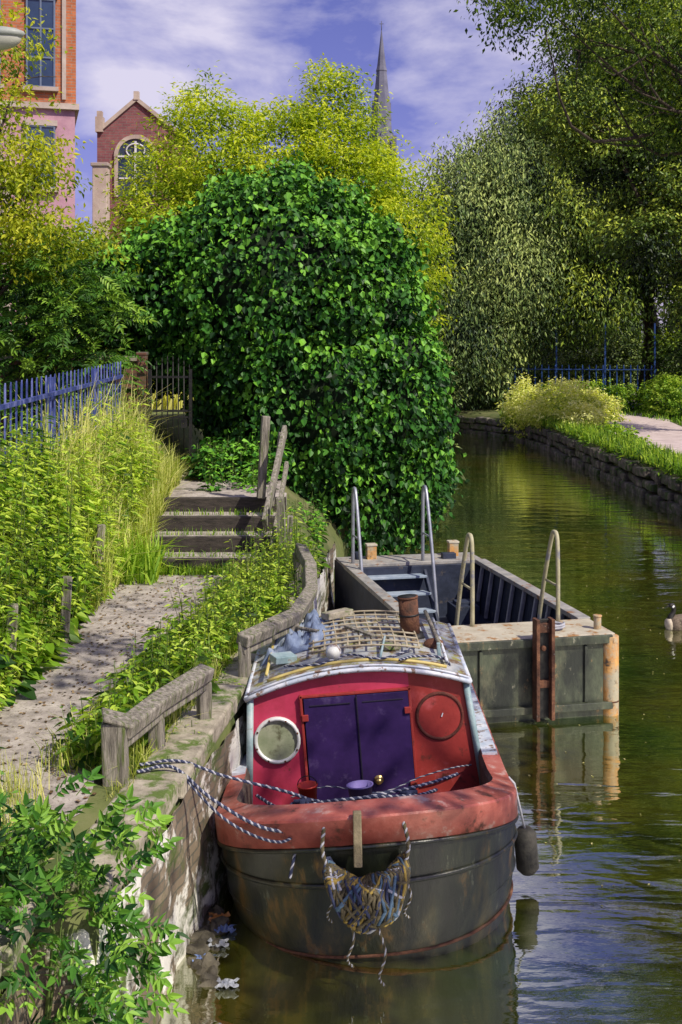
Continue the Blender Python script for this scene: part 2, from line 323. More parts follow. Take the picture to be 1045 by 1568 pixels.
wallm=brick('quay_wall_brick',(.16,.12,.08),(.28,.22,.15),(.13,.12,.09),'y',patch=[((.72,.7,.64),1.3,.51,.55),((.07,.10,.02),2.2,.54,.64),((.03,.02,.015),3,.58,.68)],bw=.24,bh=.085,bump=.9)
V=[];F=[];yy=list(np.arange(2,18,.06));zz=list(np.arange(-.4,1.1,.06))
for y in yy:
    for z in zz:
        V.append((xe(y)+.03+.02*math.sin(z*5+y*3)+.012*math.sin(z*13+y*17)+.05*max(0,.5-z),y,z))
nz=len(zz)
for i in range(len(yy)-1):
    for j in range(nz-1): F.append((i*nz+j,i*nz+j+1,(i+1)*nz+j+1,(i+1)*nz+j))
build('canal_wall',[(V,F,0,True)],[wallm])
fw=[];rr=random.Random(5)
for z,h in ((.05,.3),(.33,.26),(.62,.28)):
    y=20.
    while y<53.5:
        l=rr.uniform(.35,1.0);ym=y+l/2;an=-math.atan2(xw(ym+.3)-xw(ym-.3),.6)
        ll=l/math.cos(an)
        fw.append(box((xw(ym)-.02+rr.uniform(-.09,.07)-(.06 if z<.2 else 0),ym,z+rr.uniform(-.05,.03)),(.35,ll-.03,h*rr.uniform(.75,1)),0,(rr.uniform(-.06,.06),rr.uniform(-.12,.12),an+rr.uniform(-.05,.05))));y+=l
build('stone_bank_wall',fw,[mat('bank_stone',[(.035,.03,.028),(.10,.085,.075),(.24,.21,.18)],3,.9,.8,patch=[((.04,.07,.015),5,.48,.58)])],bevel=.05)
cl=smoothline([(9.9,14,0),(9.9,30,0),(10.4,38,0),(12.0,48,0),(14.5,58,0),(16,72,0),(15,90,0)],40);V=[];F=[]
for i,c in enumerate(cl):
    wd=1.35+.08*math.sin(i*1.3);V+= [(c[0]-wd,c[1],.912),(c[0]+wd,c[1],.912)]
for i in range(len(cl)-1):F.append((2*i,2*i+1,2*i+3,2*i+2))
build('towpath',[(V,F,0,True)],[mat('towpath_gravel',[(.42,.34,.32),(.6,.5,.47)],2,.95,.4)])
# steps
st=[]
dtim=mat('dark_sleeper',[(.02,.018,.015),(.08,.065,.055)],6,.9,.6,stretch=(1,5,5))
xs0,xs1=-2.5,-.82
for i in range(4):
    y=14.65+i*.55;z=1.2+.18*(i+1)
    st.append(box(((xs0+xs1)/2+.02*i,y,z-.1),(xs1-xs0,.12,.2),1,(0,.004*(-1)**i,.01*(-1)**i)))
    st.append(box(((xs0+xs1)/2+.02*i,y+.33,z-.105),(xs1-xs0-.04,.56,.19),0))
st.append(box((-1.75,18.0,1.81),(1.7,2.2,.2),0))
build('garden_steps',st,[p_mat,dtim],bevel=.012)
grey=mat('grey_timber',[(.10,.09,.075),(.25,.225,.185),(.42,.38,.32)],6,.9,.7,stretch=(5,5,.5),patch=[((.11,.14,.04),5,.52,.62),((.06,.05,.04),11,.58,.68)])
hr=[box((-1.06,16.1,2.5),(.11,.13,1.12),0,(.02,.06,.2)),box((-.88,16.0,2.35),(.05,.2,1.0),0,(0,.12,.1)),box((-.74,14.75,1.68),(.1,.12,.9),0,(.03,-.05,0)),box((-.66,14.9,1.5),(.07,.12,.75),0,(0,.05,0)),
    box((-.86,15.4,2.35),(.06,1.75,.14),0,(rad(38),0,-.14)),box((-.80,15.35,1.95),(.05,1.6,.1),0,(rad(36),0,-.1))]
build('timber_handrail',hr,[grey],bevel=.01)
kr=[]
def rail(a,b):
    a=np.array(a);b=np.array(b);d=b-a;L=np.linalg.norm(d);an=math.atan2(d[1],d[0]);mid=(a+b)/2
    pit=-math.asin(d[2]/L)
    kr.append(box(mid,(L,.13,.10),0,(rad(14),pit,an)));kr.append(box(mid-np.array([0,0,.09]),(L*.97,.05,.08),0,(0,pit,an)))
def kp(x,y,h,s=.10): kr.append(box((x,y,1.15+h/2),(s,s,h),0,(rr.uniform(-.06,.06),rr.uniform(-.06,.06),rr.uniform(-.2,.5))))
rail((-1.44,7.75,1.53),(-1.27,8.3,1.56));rail((-1.27,8.3,1.56),(-1.02,8.95,1.58))
kp(-1.48,7.72,.46,.16);kp(-1.3,8.3,.36);kp(-1.04,8.95,.36)
rail((-.85,10.1,1.52),(-.62,10.45,1.55));rail((-.62,10.45,1.56),(-.42,10.85,1.56));rail((-.42,10.9,1.56),(-.30,11.7,1.6));rail((-.30,11.7,1.6),(-.33,12.4,1.72));rail((-.33,12.4,1.72),(-.46,13.3,1.75))
kp(-.83,10.15,.36);kp(-.45,10.8,.36);kp(-.32,11.7,.38);kp(-.35,12.4,.5);kp(-.48,13.3,.55)
kr.append(box((-1.47,7.72,1.62),(.2,.2,.03),0,(.1,.35,.3)))
build('knee_rail',kr,[grey],bevel=.014)
fp=[];
for x,y,h in ((-2.62,11.2,.65),(-2.75,13.4,.8),(-2.75,9.8,.7),(-2.2,7.3,.35)): fp.append(box((x,y,1.2+h/2),(.09,.09,h),0,(.04,.05,.3)))
build('timber_stakes',fp,[grey],bevel=.008)
# ------------------------------------------------------------ fences
def palisade(name,a,b,za,zb,h,sp,w,mats,post=2.4,ph=0):
    a=np.array(a,float);b=np.array(b,float);L=np.linalg.norm(b-a);d=(b-a)/L;an=math.atan2(d[1],d[0]);parts=[];n=int(L/sp)
    for i in range(n+1):
        p=a+d*i*sp;z=za+(zb-za)*i/n
        hw=w/2;dp=w*.3
        prof=[(-hw,0),(-hw*.4,-dp),(hw*.4,-dp),(hw,0),(hw*.4,-dp+.006),(-hw*.4,-dp+.006)]
        rot=np.array([[d[0],-d[1]],[d[1],d[0]]])
        r0=[];r1=[];r2=[]
        for q in prof:
            xy=p+rot@np.array(q);r0.append((xy[0],xy[1],z));r1.append((xy[0],xy[1],z+h-w))
            c=p+rot@np.array((q[0]*.1,q[1]));r2.append((c[0],c[1],z+h))
        parts.append(loft([r0,r1,r2],0,False))
    for zz in (.22,h-.22):
        m=(a+b)/2;parts.append(box((m[0]+d[1]*.035,m[1]-d[0]*.035,(za+zb)/2+zz),(L,.04,.045),0,(0,-math.atan2(zb-za,L),an)))
    k=int(L/post)
    for i in range(k+1):
        p=a+d*i*post;z=za+(zb-za)*i*post/L
        parts.append(box((p[0]-d[1]*.09,p[1]+d[0]*.09,z+h/2+ph/2-.05),(.07,.07,h+ph),0,(0,0,an)))
    return build(name,parts,mats)
blue=mat('blue_paint',[(.015,.02,.09),(.04,.06,.22),(.16,.18,.4)],9,.45,.15,stretch=(1,1,.4),patch=[((.35,.36,.5),14,.62,.68)])
navy=mat('navy_paint',[(.01,.03,.12),(.03,.09,.32)],5,.5,.15)
palisade('blue_palisade_fence',(-3.32,9),(-3.3,17.6),2.3,2.45,1.33,.20,.045,[blue])
palisade('blue_palisade_fence',(7.6,53.5),(14,52.2),.9,.9,2.1,.3,.06,[navy],2.15,1.9)
bw=brick('garden_brick',(.14,.06,.04),(.22,.1,.06),(.12,.10,.08),'x',patch=[((.03,.05,.01),2,.5,.65)])
build('garden_brick_wall',[box((-5.6,19.8,3.1),(4.5,.22,1.3),0),box((-5.6,19.8,3.79),(4.54,.3,.08),1)],[bw,stone])
build('brick_gate_pier',[box((-3.24,19.2,2.95),(.15,.2,1.8),0),box((-3.24,19.2,3.88),(.17,.22,.05),0)],[bw,stone],bevel=.01)
iron=mat('black_iron',[(.01,.01,.012),(.035,.033,.03)],12,.5,.2,metal=.3)
gt=[];x0,x1,yg=-3.08,-2.46,19.1
for i in range(8):
    x=x0+(x1-x0)*i/7;top=3.62+.14*math.sin(math.pi*i/7);gt.append(tube([(x,yg,2.02),(x,yg,top)],.011,6));gt.append(tube([(x,yg,top),(x,yg,top+.09)],[.018,.002],6))
for z in (2.1,2.85,2.95,3.5): gt.append(box(((x0+x1)/2,yg,z),(x1-x0,.02,.035)))
gt+= [box((x0-.02,yg,2.8),(.05,.05,1.65)),box((x1+.02,yg,2.8),(.05,.05,1.65)),box((x1-.08,yg-.02,2.75),(.1,.04,.14))]
build('iron_gate',gt,[iron])
# ------------------------------------------------------------ buildings
ob=brick('orange_brick',(.56,.17,.06),(.42,.12,.045),(.35,.25,.18),'x',bump=.3,bw=.45,bh=.15)
pink=mat('faded_pink_render',[(.32,.16,.22),(.48,.27,.33),(.52,.35,.38)],.6,.9,.2)
bst=mat('building_stone',[(.36,.28,.24),(.56,.47,.4)],1,.9,.3)
glass=mat('window_glass',[(.015,.03,.06),(.04,.07,.13)],.5,.08,0,spec=.8)
wfr=mat('window_frame',[(.10,.13,.2),(.16,.2,.3)],2,.6,0)
e=empty('brick_office_building',(-13.5,60,0),(0,0,rad(15)))
build('walls',[box((-9,6,20.5),(18,12,9),0),box((-9,6.05,8.1),(17.9,12,15.6),1),box((-9,5.95,15.95),(18.3,12.3,.3),2),box((-9,5.95,25.2),(18.4,12.4,.5),2),box((-.6,-.06,20.6),(.2,.1,8.6),2)],[ob,pink,bst],e)
wn=[];
for cx in (-1.75,-4.4,-7.0,-9.6,-12.2):
    for z0,z1 in ((16.9,21.3),(22,24.2),(11.8,14.9),(6.5,9.6)):
        H=z1-z0;W=1.35
        wn.append(box((cx,-.03,(z0+z1)/2),(W,.08,H),0))
        for dx in (-W/2,0,W/2): wn.append(box((cx+dx,-.08,(z0+z1)/2),(.09,.1,H),1))
        for k in range(4): wn.append(box((cx,-.085,z0+H*k/3),(W,.1,.08),1))
        wn.append(box((cx,-.12,z0-.12),(W+.4,.3,.2),2));wn.append(box((cx,-.07,z1+.17),(W+.3,.18,.28),2))
build('windows',wn,[glass,wfr,bst],e)
e=empty('pink_annex_building',(-11.5,42,0),(0,0,rad(14)))
build('walls',[box((-6,3,6.2),(12,6,7.5),0),box((-6,2.95,10.05),(12.3,6.3,.25),1)]+[box((-.4-1.7*k,-.05,6.2),(.25,.14,7.4),1) for k in range(6)]+[box((-6,-.04,z),(12,.1,.22),1) for z in (8.7,6.4,4.3)],[pink,bst],e)
build('windows',[box((-1.25-1.7*k,-.03,z),(.95,.08,1.3),0) for k in range(6) for z in (7.6,5.3)],[glass],e)
build('chimney_stack',[box((-8.15,40,5.4),(.5,.5,9.2),0),box((-8.15,40,10.03),(.6,.6,.12),1)],[mat('pale_stone',[(.42,.3,.24),(.6,.48,.4)],2,.9,.4),bst],bevel=.02)
e=empty('gabled_brick_hall',(-14.5,70,0))
pb=brick('plum_brick',(.22,.07,.085),(.30,.11,.11),(.22,.16,.15),'x',bw=.5,bh=.16,bump=.3)
gx=[(0,0),(5.0,0),(5.0,16.2),(2.35,18.3),(.5,16.7),(0,16.7)]
def prism(poly,y0,y1,mi): 
    return loft([[(x,y0,z) for x,z in poly],[(x,y1,z) for x,z in poly]],mi,False)
build('walls',[prism(gx,0,10,0)],[pb],e)
def bar(p,q,w,y0,y1,mi):
    p=np.array(p);q=np.array(q);d=q-p;n=np.array([-d[1],d[0]])/np.linalg.norm(d)*w
    return prism([tuple(p),tuple(q),tuple(q+n),tuple(p+n)],y0,y1,mi)
tr=[bar((.4,16.62),(2.35,18.28),.22,-.15,.5,0),bar((2.35,18.28),(5.1,16.1),.22,-.15,.5,0),box((.15,.1,16.9),(.45,.6,.9),0),box((.15,.1,17.5),(.3,.4,.4),0),box((2.35,0,18.6),(.3,.4,.5),0)]
cx,cz,rw=2.3,15.0,1.05
ar=[(cx+rw*math.cos(a),cz+rw*math.sin(a)) for a in np.linspace(0,math.pi,17)]
gl_=prism([(cx-rw,12.6)]+[(cx+rw,12.6)]+ar,-.04,.02,1)
for i in range(16):
    a,b=ar[i],ar[i+1];tr.append(prism([a,b,(cx+(b[0]-cx)*1.22,cz+(b[1]-cz)*1.22),(cx+(a[0]-cx)*1.22,cz+(a[1]-cz)*1.22)],-.14,.02,0))
tr+=[box((cx-rw-.1,-.05,13.8),(.22,.16,2.4),0),box((cx+rw+.1,-.05,13.8),(.22,.16,2.4),0),box((cx,-.07,14.2),(.12,.1,3.4),2),box((cx,-.075,15),(2.1,.1,.1),2),box((cx,-.075,13.7),(2.1,.1,.08),2),tube([(cx+.55*math.cos(a),-.08,15.35+.4*math.sin(a)) for a in np.linspace(0,6.283,20)],.05,6,2)]
build('gable_trim',tr,[bst,glass,mat('white_frame',[(.6,.6,.62),(.75,.75,.76)],3,.6,0)],e);build('arched_window',[gl_],[bst,glass],e)
e=empty('church_spire',(8.6,250,0))
sl_=mat('spire_slate',[(.10,.10,.15),(.18,.18,.24)],.4,.8,.3)
def octa(r,z,n=8): return [(r*math.cos(a),r*math.sin(a),z) for a in (np.arange(n)+.5)*2*math.pi/n]
build('tower',[box((0,0,21),(6,6,42),0)]+[box((sx*2.6,sy*2.6,44),(.9,.9,6),0) for sx in(-1,1) for sy in (-1,1)],[sl_],e)
sp=[loft([octa(2.9,42),octa(2.15,50.5),octa(2.25,50.7),octa(2.25,51.1),octa(1.55,57),octa(1.15,61),octa(1.25,61.2),octa(1.0,62.2),octa(.06,70)],0,False),tube([(0,0,69.5),(0,0,71.8)],.09,5),box((0,0,71.2),(.9,.12,.12))]
for a in range(4):
    an=a*math.pi/2;c,s=math.cos(an),math.sin(an)
    for z,r in ((52.5,2.0),(46,2.6)):
        sp.append(loft([[(c*r-s*.5,s*r+c*.5,z-1.3),(c*r+s*.5,s*r-c*.5,z-1.3),(c*(r-1)+s*.5,s*(r-1)-c*.5,z-1.3),(c*(r-1)-s*.5,s*(r-1)+c*.5,z-1.3)],[(c*r-s*.5,s*r+c*.5,z+.3),(c*r+s*.5,s*r-c*.5,z+.3),(c*(r-1)+s*.5,s*(r-1)-c*.5,z+.3),(c*(r-1)-s*.5,s*(r-1)+c*.5,z+.3)],[(c*r,s*r,z+2)]*2+[(c*(r-1),s*(r-1),z+2)]*2],0,False))
build('spire',sp,[sl_],e)
lg=mat('lamp_grey',[(.25,.27,.25),(.38,.4,.36)],5,.5,.1)
build('street_lamp',[tube([(-5.2,15,2.2),(-5.2,15,7.4),(-5.15,15,7.9),(-4.95,15,8.1),(-4.7,15,8.12)],[.08,.055,.045,.04,.04],10,0),sphere((-4.38,15,8.0),(.36,.17,.09),0),sphere((-4.38,15,7.94),(.31,.14,.15),1)],[lg,mat('lamp_bowl',[(.4,.4,.34),(.5,.5,.42)],3,.3,0)])
# ------------------------------------------------------------ NARROWBOAT
nb=empty('narrowboat',(.24,7.5,0),(0,rad(-4.6),0))
hullm=mat('hull_black',[(.005,.007,.006),(.018,.022,.012),(.075,.06,.02)],3,.33,.35,stretch=(1,1,.3),patch=[((.15,.08,.02),6,.56,.68),((.10,.11,.07),11,.62,.68)],spec=.7)
redm=mat('weathered_red',[(.20,.04,.032),(.38,.10,.075),(.46,.19,.15)],3,.42,.25,patch=[((.48,.32,.28),6,.57,.65),((.07,.03,.02),5,.56,.66)])
pinkm=mat('pink_paint',[(.42,.03,.07),(.56,.055,.12)],2.5,.42,.05,patch=[((.30,.03,.045),1.5,.48,.68),((.16,.05,.035),9,.60,.68)])
dred=mat('dark_red_paint',[(.23,.025,.022),(.35,.042,.035)],4,.5,.12,patch=[((.46,.11,.12),2,.56,.75),((.09,.025,.018),7,.56,.66)])
purp=mat('purple_door',[(.020,.010,.055),(.045,.02,.11)],3,.4,.06,patch=[((.09,.06,.16),5,.56,.7)])
teal=mat('teal_grey_paint',[(.13,.22,.24),(.28,.38,.40),(.45,.5,.5)],4,.5,.2,patch=[((.2,.12,.08),9,.58,.64)])
roofm=mat('roof_paint',[(.14,.17,.22),(.34,.36,.38),(.52,.52,.50)],4,.55,.3,patch=[((.16,.10,.05),6,.50,.58),((.26,.25,.07),9,.54,.6)])
whitep=mat('white_edge',[(.36,.43,.53),(.68,.68,.72)],7,.5,.1,patch=[((.2,.13,.09),12,.54,.6)])
brass=mat('brass',[(.5,.34,.12),(.7,.5,.2)],8,.3,.1,metal=.9)
rust=mat('rust',[(.035,.018,.012),(.11,.045,.025),(.22,.10,.05)],7,.8,.6,patch=[((.3,.27,.23),9,.64,.7)])
deckm=mat('deck_dirty',[(.05,.04,.035),(.12,.09,.07)],5,.8,.3)
LH=4.1
def outline(s,z0):
    a=abs(s)
    if a<.45:
        th=a/.45*math.pi/2;x=math.sin(th)**.82;y=.95*(1-math.cos(th)**1.15 if th<math.pi/2-1e-6 else 1)
    else: x=1;y=.95+(a-.45)/.55*(LH-.95)
    return x*(1 if s>=0 else -1),y
S_=np.concatenate([-np.linspace(1,.45,10),-np.linspace(.45,0,17)[1:],np.linspace(0,.45,17)[1:],np.linspace(.45,1,10)[1:]])
def rimz(y): return .72+.34*max(0,1-y/1.5)**1.4
def ring(hw,yoff,zf):
    out=[]
    for s in S_:
        x,y=outline(s,0);out.append((x*hw,y*(LH-yoff)/LH+yoff,zf(y)))
    return out
rows=[ring(.93,.42,lambda y:-.4),ring(1.0,.27,lambda y:0),ring(1.04,.17,lambda y:.26),ring(1.065,.09,lambda y:rimz(y)-.26)]
hull=[loft(rows,0,True,False,False)]
b0=ring(1.065,.085,lambda y:rimz(y)-.20);b1=ring(1.085,.065,lambda y:rimz(y)-.195);b2=ring(1.085,.02,lambda y:rimz(y)-.012);b3=ring(1.075,.03,lambda y:rimz(y));b4=ring(.94,.26,lambda y:rimz(y)+.015);b5=ring(.92,.29,lambda y:rimz(y)-.03);b6=ring(.92,.31,lambda y:.3)
hull.append(loft([rows[3],b0],0,True,False,False));hull.append(loft([b0,b1,b2],1,True,False,False));hull.append(loft([b2,b3,b4],1,False,False,False));hull.append(loft([b4,b5,b6],2,False,False,False))
hull.append(([*b6],[tuple(range(len(b6)))],2))
hull.append(([rows[0][0],rows[1][0],rows[2][0],rows[3][0],b2[0],b2[-1],rows[3][-1],rows[2][-1],rows[1][-1],rows[0][-1]],[tuple(range(10))],0))
build('hull',hull,[hullm,redm,deckm],nb)
sr=[tube(ring(1.075,.07,lambda y:rimz(y)-.215),.016,6,0),tube(ring(1.06,.12,lambda y:.46+.12*max(0,1-y)),.018,6,0),tube(ring(1.035,.19,lambda y:.24+.05*max(0,1-y)),.018,6,0),tube(ring(1.015,.25,lambda y:.05),.012,6,1)]
build('rubbing_strakes',sr,[hullm,rust],nb)
build('stem_post',[box((-.06,.0,.93),(.055,.06,.34),0,(-.08,.06,0))],[mat('pale_wood',[(.12,.10,.06),(.28,.23,.14)],8,.8,.5)],nb,bevel=.008)
# cabin
y0,y1=2.0,3.75;hb,ht,zs,cam_=.94,.865,1.28,.17
def topz(x,w=ht): return zs+cam_*(1-(x/w)**2)
def panel(x0,x1,z0,mi,y,top=None,n=10):
    xs=np.linspace(x0,x1,n)
    def cl(x,z):
        lim=hb+(ht-hb)*(z-.5)/(zs-.5);return max(-lim,min(lim,x))
    if top is None: t=[(cl(x,zs),topz(cl(x,zs))) for x in xs]
    else: t=[(x,top) for x in xs]
    pts=[(cl(x0,z0),y,z0)]+[(cl(x1,z0),y,z0)]+[(x,y,z) for x,z in t[::-1]]
    return (pts,[tuple(range(len(pts)))],mi)
cab=[panel(-.94,-.46,.28,0,y0),panel(-.46,.41,1.27,0,y0),panel(.41,.94,.28,1,y0)]
for sg,mi in ((-1,2),(1,2)):
    V=[(sg*hb,y0,.5),(sg*ht,y0,zs),(sg*ht,y1,zs),(sg*hb,y1,.5)];cab.append((V,[(0,1,2,3)],mi))
cab.append(([(-hb,y1,.3),(hb,y1,.3)]+[(x,y1,topz(x)) for x in np.linspace(ht,-ht,12)],[tuple(range(14))],1))
build('cabin_walls',cab,[pinkm,dred,teal],nb)
xs=np.linspace(-ht-.045,ht+.045,22)
def rz(x): return zs+cam_*(1-(x/(ht+.045))**2)+.02
rf=loft([[(x,y,rz(x)) for x in xs]+[(x,y,rz(x)-.035) for x in xs[::-1]] for y in np.linspace(y0-.05,y1+.05,6)],0,False)
edge=[tube([(x,y0-.055,rz(x)-.012) for x in xs],.020,6,1),tube([(x,y0-.02,rz(x)+.012) for x in xs],.010,6,1),tube([(x,y0+.14,rz(x)+.012) for x in xs[2:-2]],.014,6,2)]
for sg in (-1,1):
    x=sg*(ht+.035);edge.append(tube([(x,y0-.05,rz(x)-.01),(x,y1+.05,rz(x)-.01)],.022,6,1))
    x=sg*(ht-.12);edge.append(tube([(x,y0+.2,rz(x)+.05),(x,y1-.1,rz(x)+.05)],.014,6,1 if sg>0 else 2))
    for k in range(3): edge.append(tube([(x,y0+.3+k*.6,rz(x)),(x,y0+.3+k*.6,rz(x)+.05)],.012,6,1))
build('roof',[rf]+edge,[roofm,whitep,mat('yellow_rail',[(.45,.34,.08),(.6,.5,.2)],6,.6,.2)],nb)
bd=[]
for sg in (-1,1):
    bd.append(([(sg*(hb+.004),y0,.5),(sg*(hb+.004),y1,.5),(sg*hb,y1,.62),(sg*hb,y0,.62)],[(0,1,2,3)],0))
    bd.append(box((sg*(hb+.065),2.95,.735),(.12,2.2,.02),0))
    bd.append(tube([(sg*hb+sg*.004,y0-.012,.45),(sg*(ht+.006),y0-.012,zs)],.03,6,2))
build('side_decks',bd,[whitep,redm,teal],nb)
dz0,dz1=.33,1.25
dd=[box((-.235,y0-.015,(dz0+dz1)/2),(.42,.03,dz1-dz0),0),box((.19,y0-.018,(dz0+dz1)/2),(.415,.03,dz1-dz0),0)]
dd+=[box((-.465,y0-.016,.8),(.02,.034,.96),1),box((.41,y0-.016,.8),(.02,.034,.96),1),box((-.03,y0-.016,1.265),(.9,.034,.018),1),
 box((-.02,y0-.036,.79),(.012,.012,.9),2)]
for z in (.5,1.1):
    for x in (-.44,.385): dd.append(box((x,y0-.04,z),(.05,.02,.05),1))
for x in (-.235,.19):
    for zz in (.42,1.19): dd.append(box((x,y0-.034,zz),(.33,.006,.012),2))
build('doors',dd,[purp,dred,mat('door_gap',[(.008,.006,.02),(.015,.01,.03)],3,.6,0)],nb,bevel=.003)
build('door_knob',[sphere((.11,y0-.07,.56),.028,0),tube([(.11,y0-.03,.56),(.11,y0-.07,.56)],.014,8,0),tube([(.11,y0-.036,.56),(.11,y0-.04,.56)],.038,12,0)],[brass],nb)
def circ(cx,cz,r,y,n=32): return [(cx+r*math.cos(a),y,cz+r*math.sin(a)) for a in np.arange(n)*2*math.pi/n]
def annulus(cx,cz,r0,r1,ya,yb,mi):
    return [loft([circ(cx,cz,r1,ya),circ(cx,cz,r1-.006,yb),circ(cx,cz,r0+.006,yb),circ(cx,cz,r0,ya)],mi,True,True,False)]
pl=annulus(-.68,.93,.158,.19,y0,y0-.03,0);pl.append((circ(-.68,.93,.16,y0-.008),[tuple(range(31,-1,-1))],1));
for a in np.arange(8)*math.pi/4+.3: pl.append(sphere((-.68+.174*math.cos(a),y0-.032,.93+.174*math.sin(a)),.009,2,8,5))
build('porthole',pl,[mat('porthole_rim',[(.6,.62,.6),(.75,.76,.74)],8,.35,.05,metal=.2),mat('porthole_glass',[(.22,.26,.15),(.36,.38,.26)],5,.25,.1,patch=[((.12,.12,.07),7,.5,.62)]),rust],nb)
pc=annulus(.64,1.02,.168,.198,y0,y0-.012,0);pc.append((circ(.64,1.02,.17,y0-.006),[tuple(range(31,-1,-1))],1));pc.append(box((.66,y0-.012,1.03),(.008,.006,.03),2,(0,.4,0)));
build('blanked_porthole',pc,[mat('old_ring',[(.06,.018,.012),(.14,.03,.022)],14,.8,.4),dred,whitep],nb)
tarp=[]
gu=np.linspace(0,1,30);V=[]
for a in gu:
    for b in gu:
        x=-.84+.62*a+.10*b;y=2.75+1.1*b;fall=min(a,1-a,b,1-b)*7;V.append((x,y,rz(x)+.004+min(1,fall)*(.06+.04*math.sin(a*17+b*5)+.03*math.sin(b*23-a*9)+.025*math.sin(a*40+b*31))))
F=[(i*30+j,(i+1)*30+j,(i+1)*30+j+1,i*30+j+1) for i in range(29) for j in range(29)]
build('tarpaulin',[(V,F,0,True)],[mat('blue_grey_tarp',[(.08,.11,.19),(.18,.23,.34),(.38,.41,.46)],5,.45,.3)],nb)
lt=[]
for k in range(10):
    x=-.38+.1*k;lt.append(tube([(x+.02*math.sin(y*3),y,rz(x)+.055) for y in np.linspace(2.4,3.65,6)],.009,5,0))
for k in range(9):
    y=2.4+.155*k;lt.append(tube([(x,y,rz(x)+.065) for x in np.linspace(-.4,.54,9)],.009,5,0))
build('roof_trellis',lt,[mat('trellis_wood',[(.25,.2,.12),(.45,.4,.3)],9,.8,.2)],nb)
build('chimney',[tube([(.50,3.05,1.38),(.50,3.05,1.44)],[.13,.11],16,1),tube([(.50,3.05,1.42),(.50,3.05,1.76)],.088,18,0),tube([(.50,3.05,1.60),(.50,3.05,1.615)],.092,18,1),tube([(.50,3.05,1.755),(.50,3.05,1.77)],.094,18,0),tube([(.50,3.05,1.771),(.50,3.05,1.773)],.08,14,1)],[rust,iron],nb)
build('headlamp',[tube([(-.18,2.28,1.42),(-.18,2.28,1.53)],.018,8,0),tube([(-.18,2.2,1.54),(-.18,2.24,1.54),(-.18,2.34,1.54)],[.062,.066,.035],16,0),tube([(-.18,2.192,1.54),(-.18,2.2,1.54)],.055,16,1)],[whitep,mat('lamp_lens',[(.6,.62,.6),(.75,.75,.72)],5,.15,0)],nb)
cl_=[sphere((.68,2.75,rz(.68)+.03),(.09,.08,.05),0,9,6),box((.3,2.5,rz(.3)+.03),(.16,.1,.05),1,(0,.1,.4)),box((-.62,2.55,rz(.62)+.05),(.2,.14,.06),2,(.1,.1,.5)),box((.70,2.4,rz(.7)+.06),(.03,.03,.15),2),tube([(-.3,2.9,rz(.3)+.1),(-.8,3.7,rz(.8)+.14)],.018,6,3),tube([(.72,2.5,rz(.72)+.09),(.68,3.7,rz(.7)+.1)],.02,6,3),
 box((-.15,3.5,rz(.1)+.09),(.3,.12,.06),1,(0,.05,.7)),box((.05,2.8,rz(.1)+.09),(.05,.5,.02),3,(0,0,.5)),tube([(.2,2.15,rz(.2)+.02),(.26,2.6,rz(.2)+.08)],.012,6,2)]
build('roof_clutter',cl_,[rust,stone,teal,grey],nb,bevel=.006)
rb=mat('rope_blue',[(.015,.02,.05),(.05,.06,.12)],20,.9,.3);rw_=mat('rope_white',[(.26,.27,.33),(.5,.5,.53)],20,.9,.3);rbr=mat('rope_brown',[(.05,.042,.022),(.17,.14,.075)],20,.9,.5);ryl=mat('rope_yellow',[(.2,.14,.03),(.42,.3,.07)],20,.9,.4);rbl=mat('rope_lightblue',[(.04,.08,.14),(.12,.19,.26)],20,.9,.4)
rg=[]
rg+=rope([(.35,2.05,rz(.3)+.03),(.5,2.2,rz(.5)+.04),(.74,2.3,rz(.74)+.03),(.8,2.05,1.25)],.010,14)
rg+=rope([(-.6,2.3,rz(.6)+.04),(-.3,2.12,rz(.3)+.03),(-.05,2.3,rz(0)+.02),(.2,2.1,rz(.2)+.03),(.5,2.5,rz(.5)+.03)],.009,18)
rg+=rope([(.86,1.96,.62),(.7,1.9,.63),(.45,1.9,.58),(.1,1.85,.50),(-.3,1.85,.58),(-.6,1.9,.5)],.006,20)
rg+=rope([(-.8,1.2,.80),(-.62,.75,.88),(-.45,.5,.97),(-.2,.4,1.03),(.1,.4,1.03),(.35,.45,1.0),(.5,.65,.95)],.013,34)
rg+=rope([(-.5,.5,.95),(-.42,.35,1.0),(-.46,.2,.86),(-.52,.12,.66)],.011,10)
build('bow_ropes',rg,[rb,rw_],nb)
kn=[]
for k in range(5): kn.append(tube([(-.46+.06*math.cos(a)+.02*k,.42+.05*math.sin(a*1.0),.97+.04*math.sin(a+k)) for a in np.linspace(0,6.283,16)],.013,6,0))
for sx in (-.42,.3):
    kn.append(tube([(sx,.46,.93),(sx,.46,1.03)],.025,10,0));kn.append(tube([(sx-.06,.46,1.02),(sx+.06,.46,1.02)],.015,8,0))
build('mooring_knots',kn,[rb],nb)
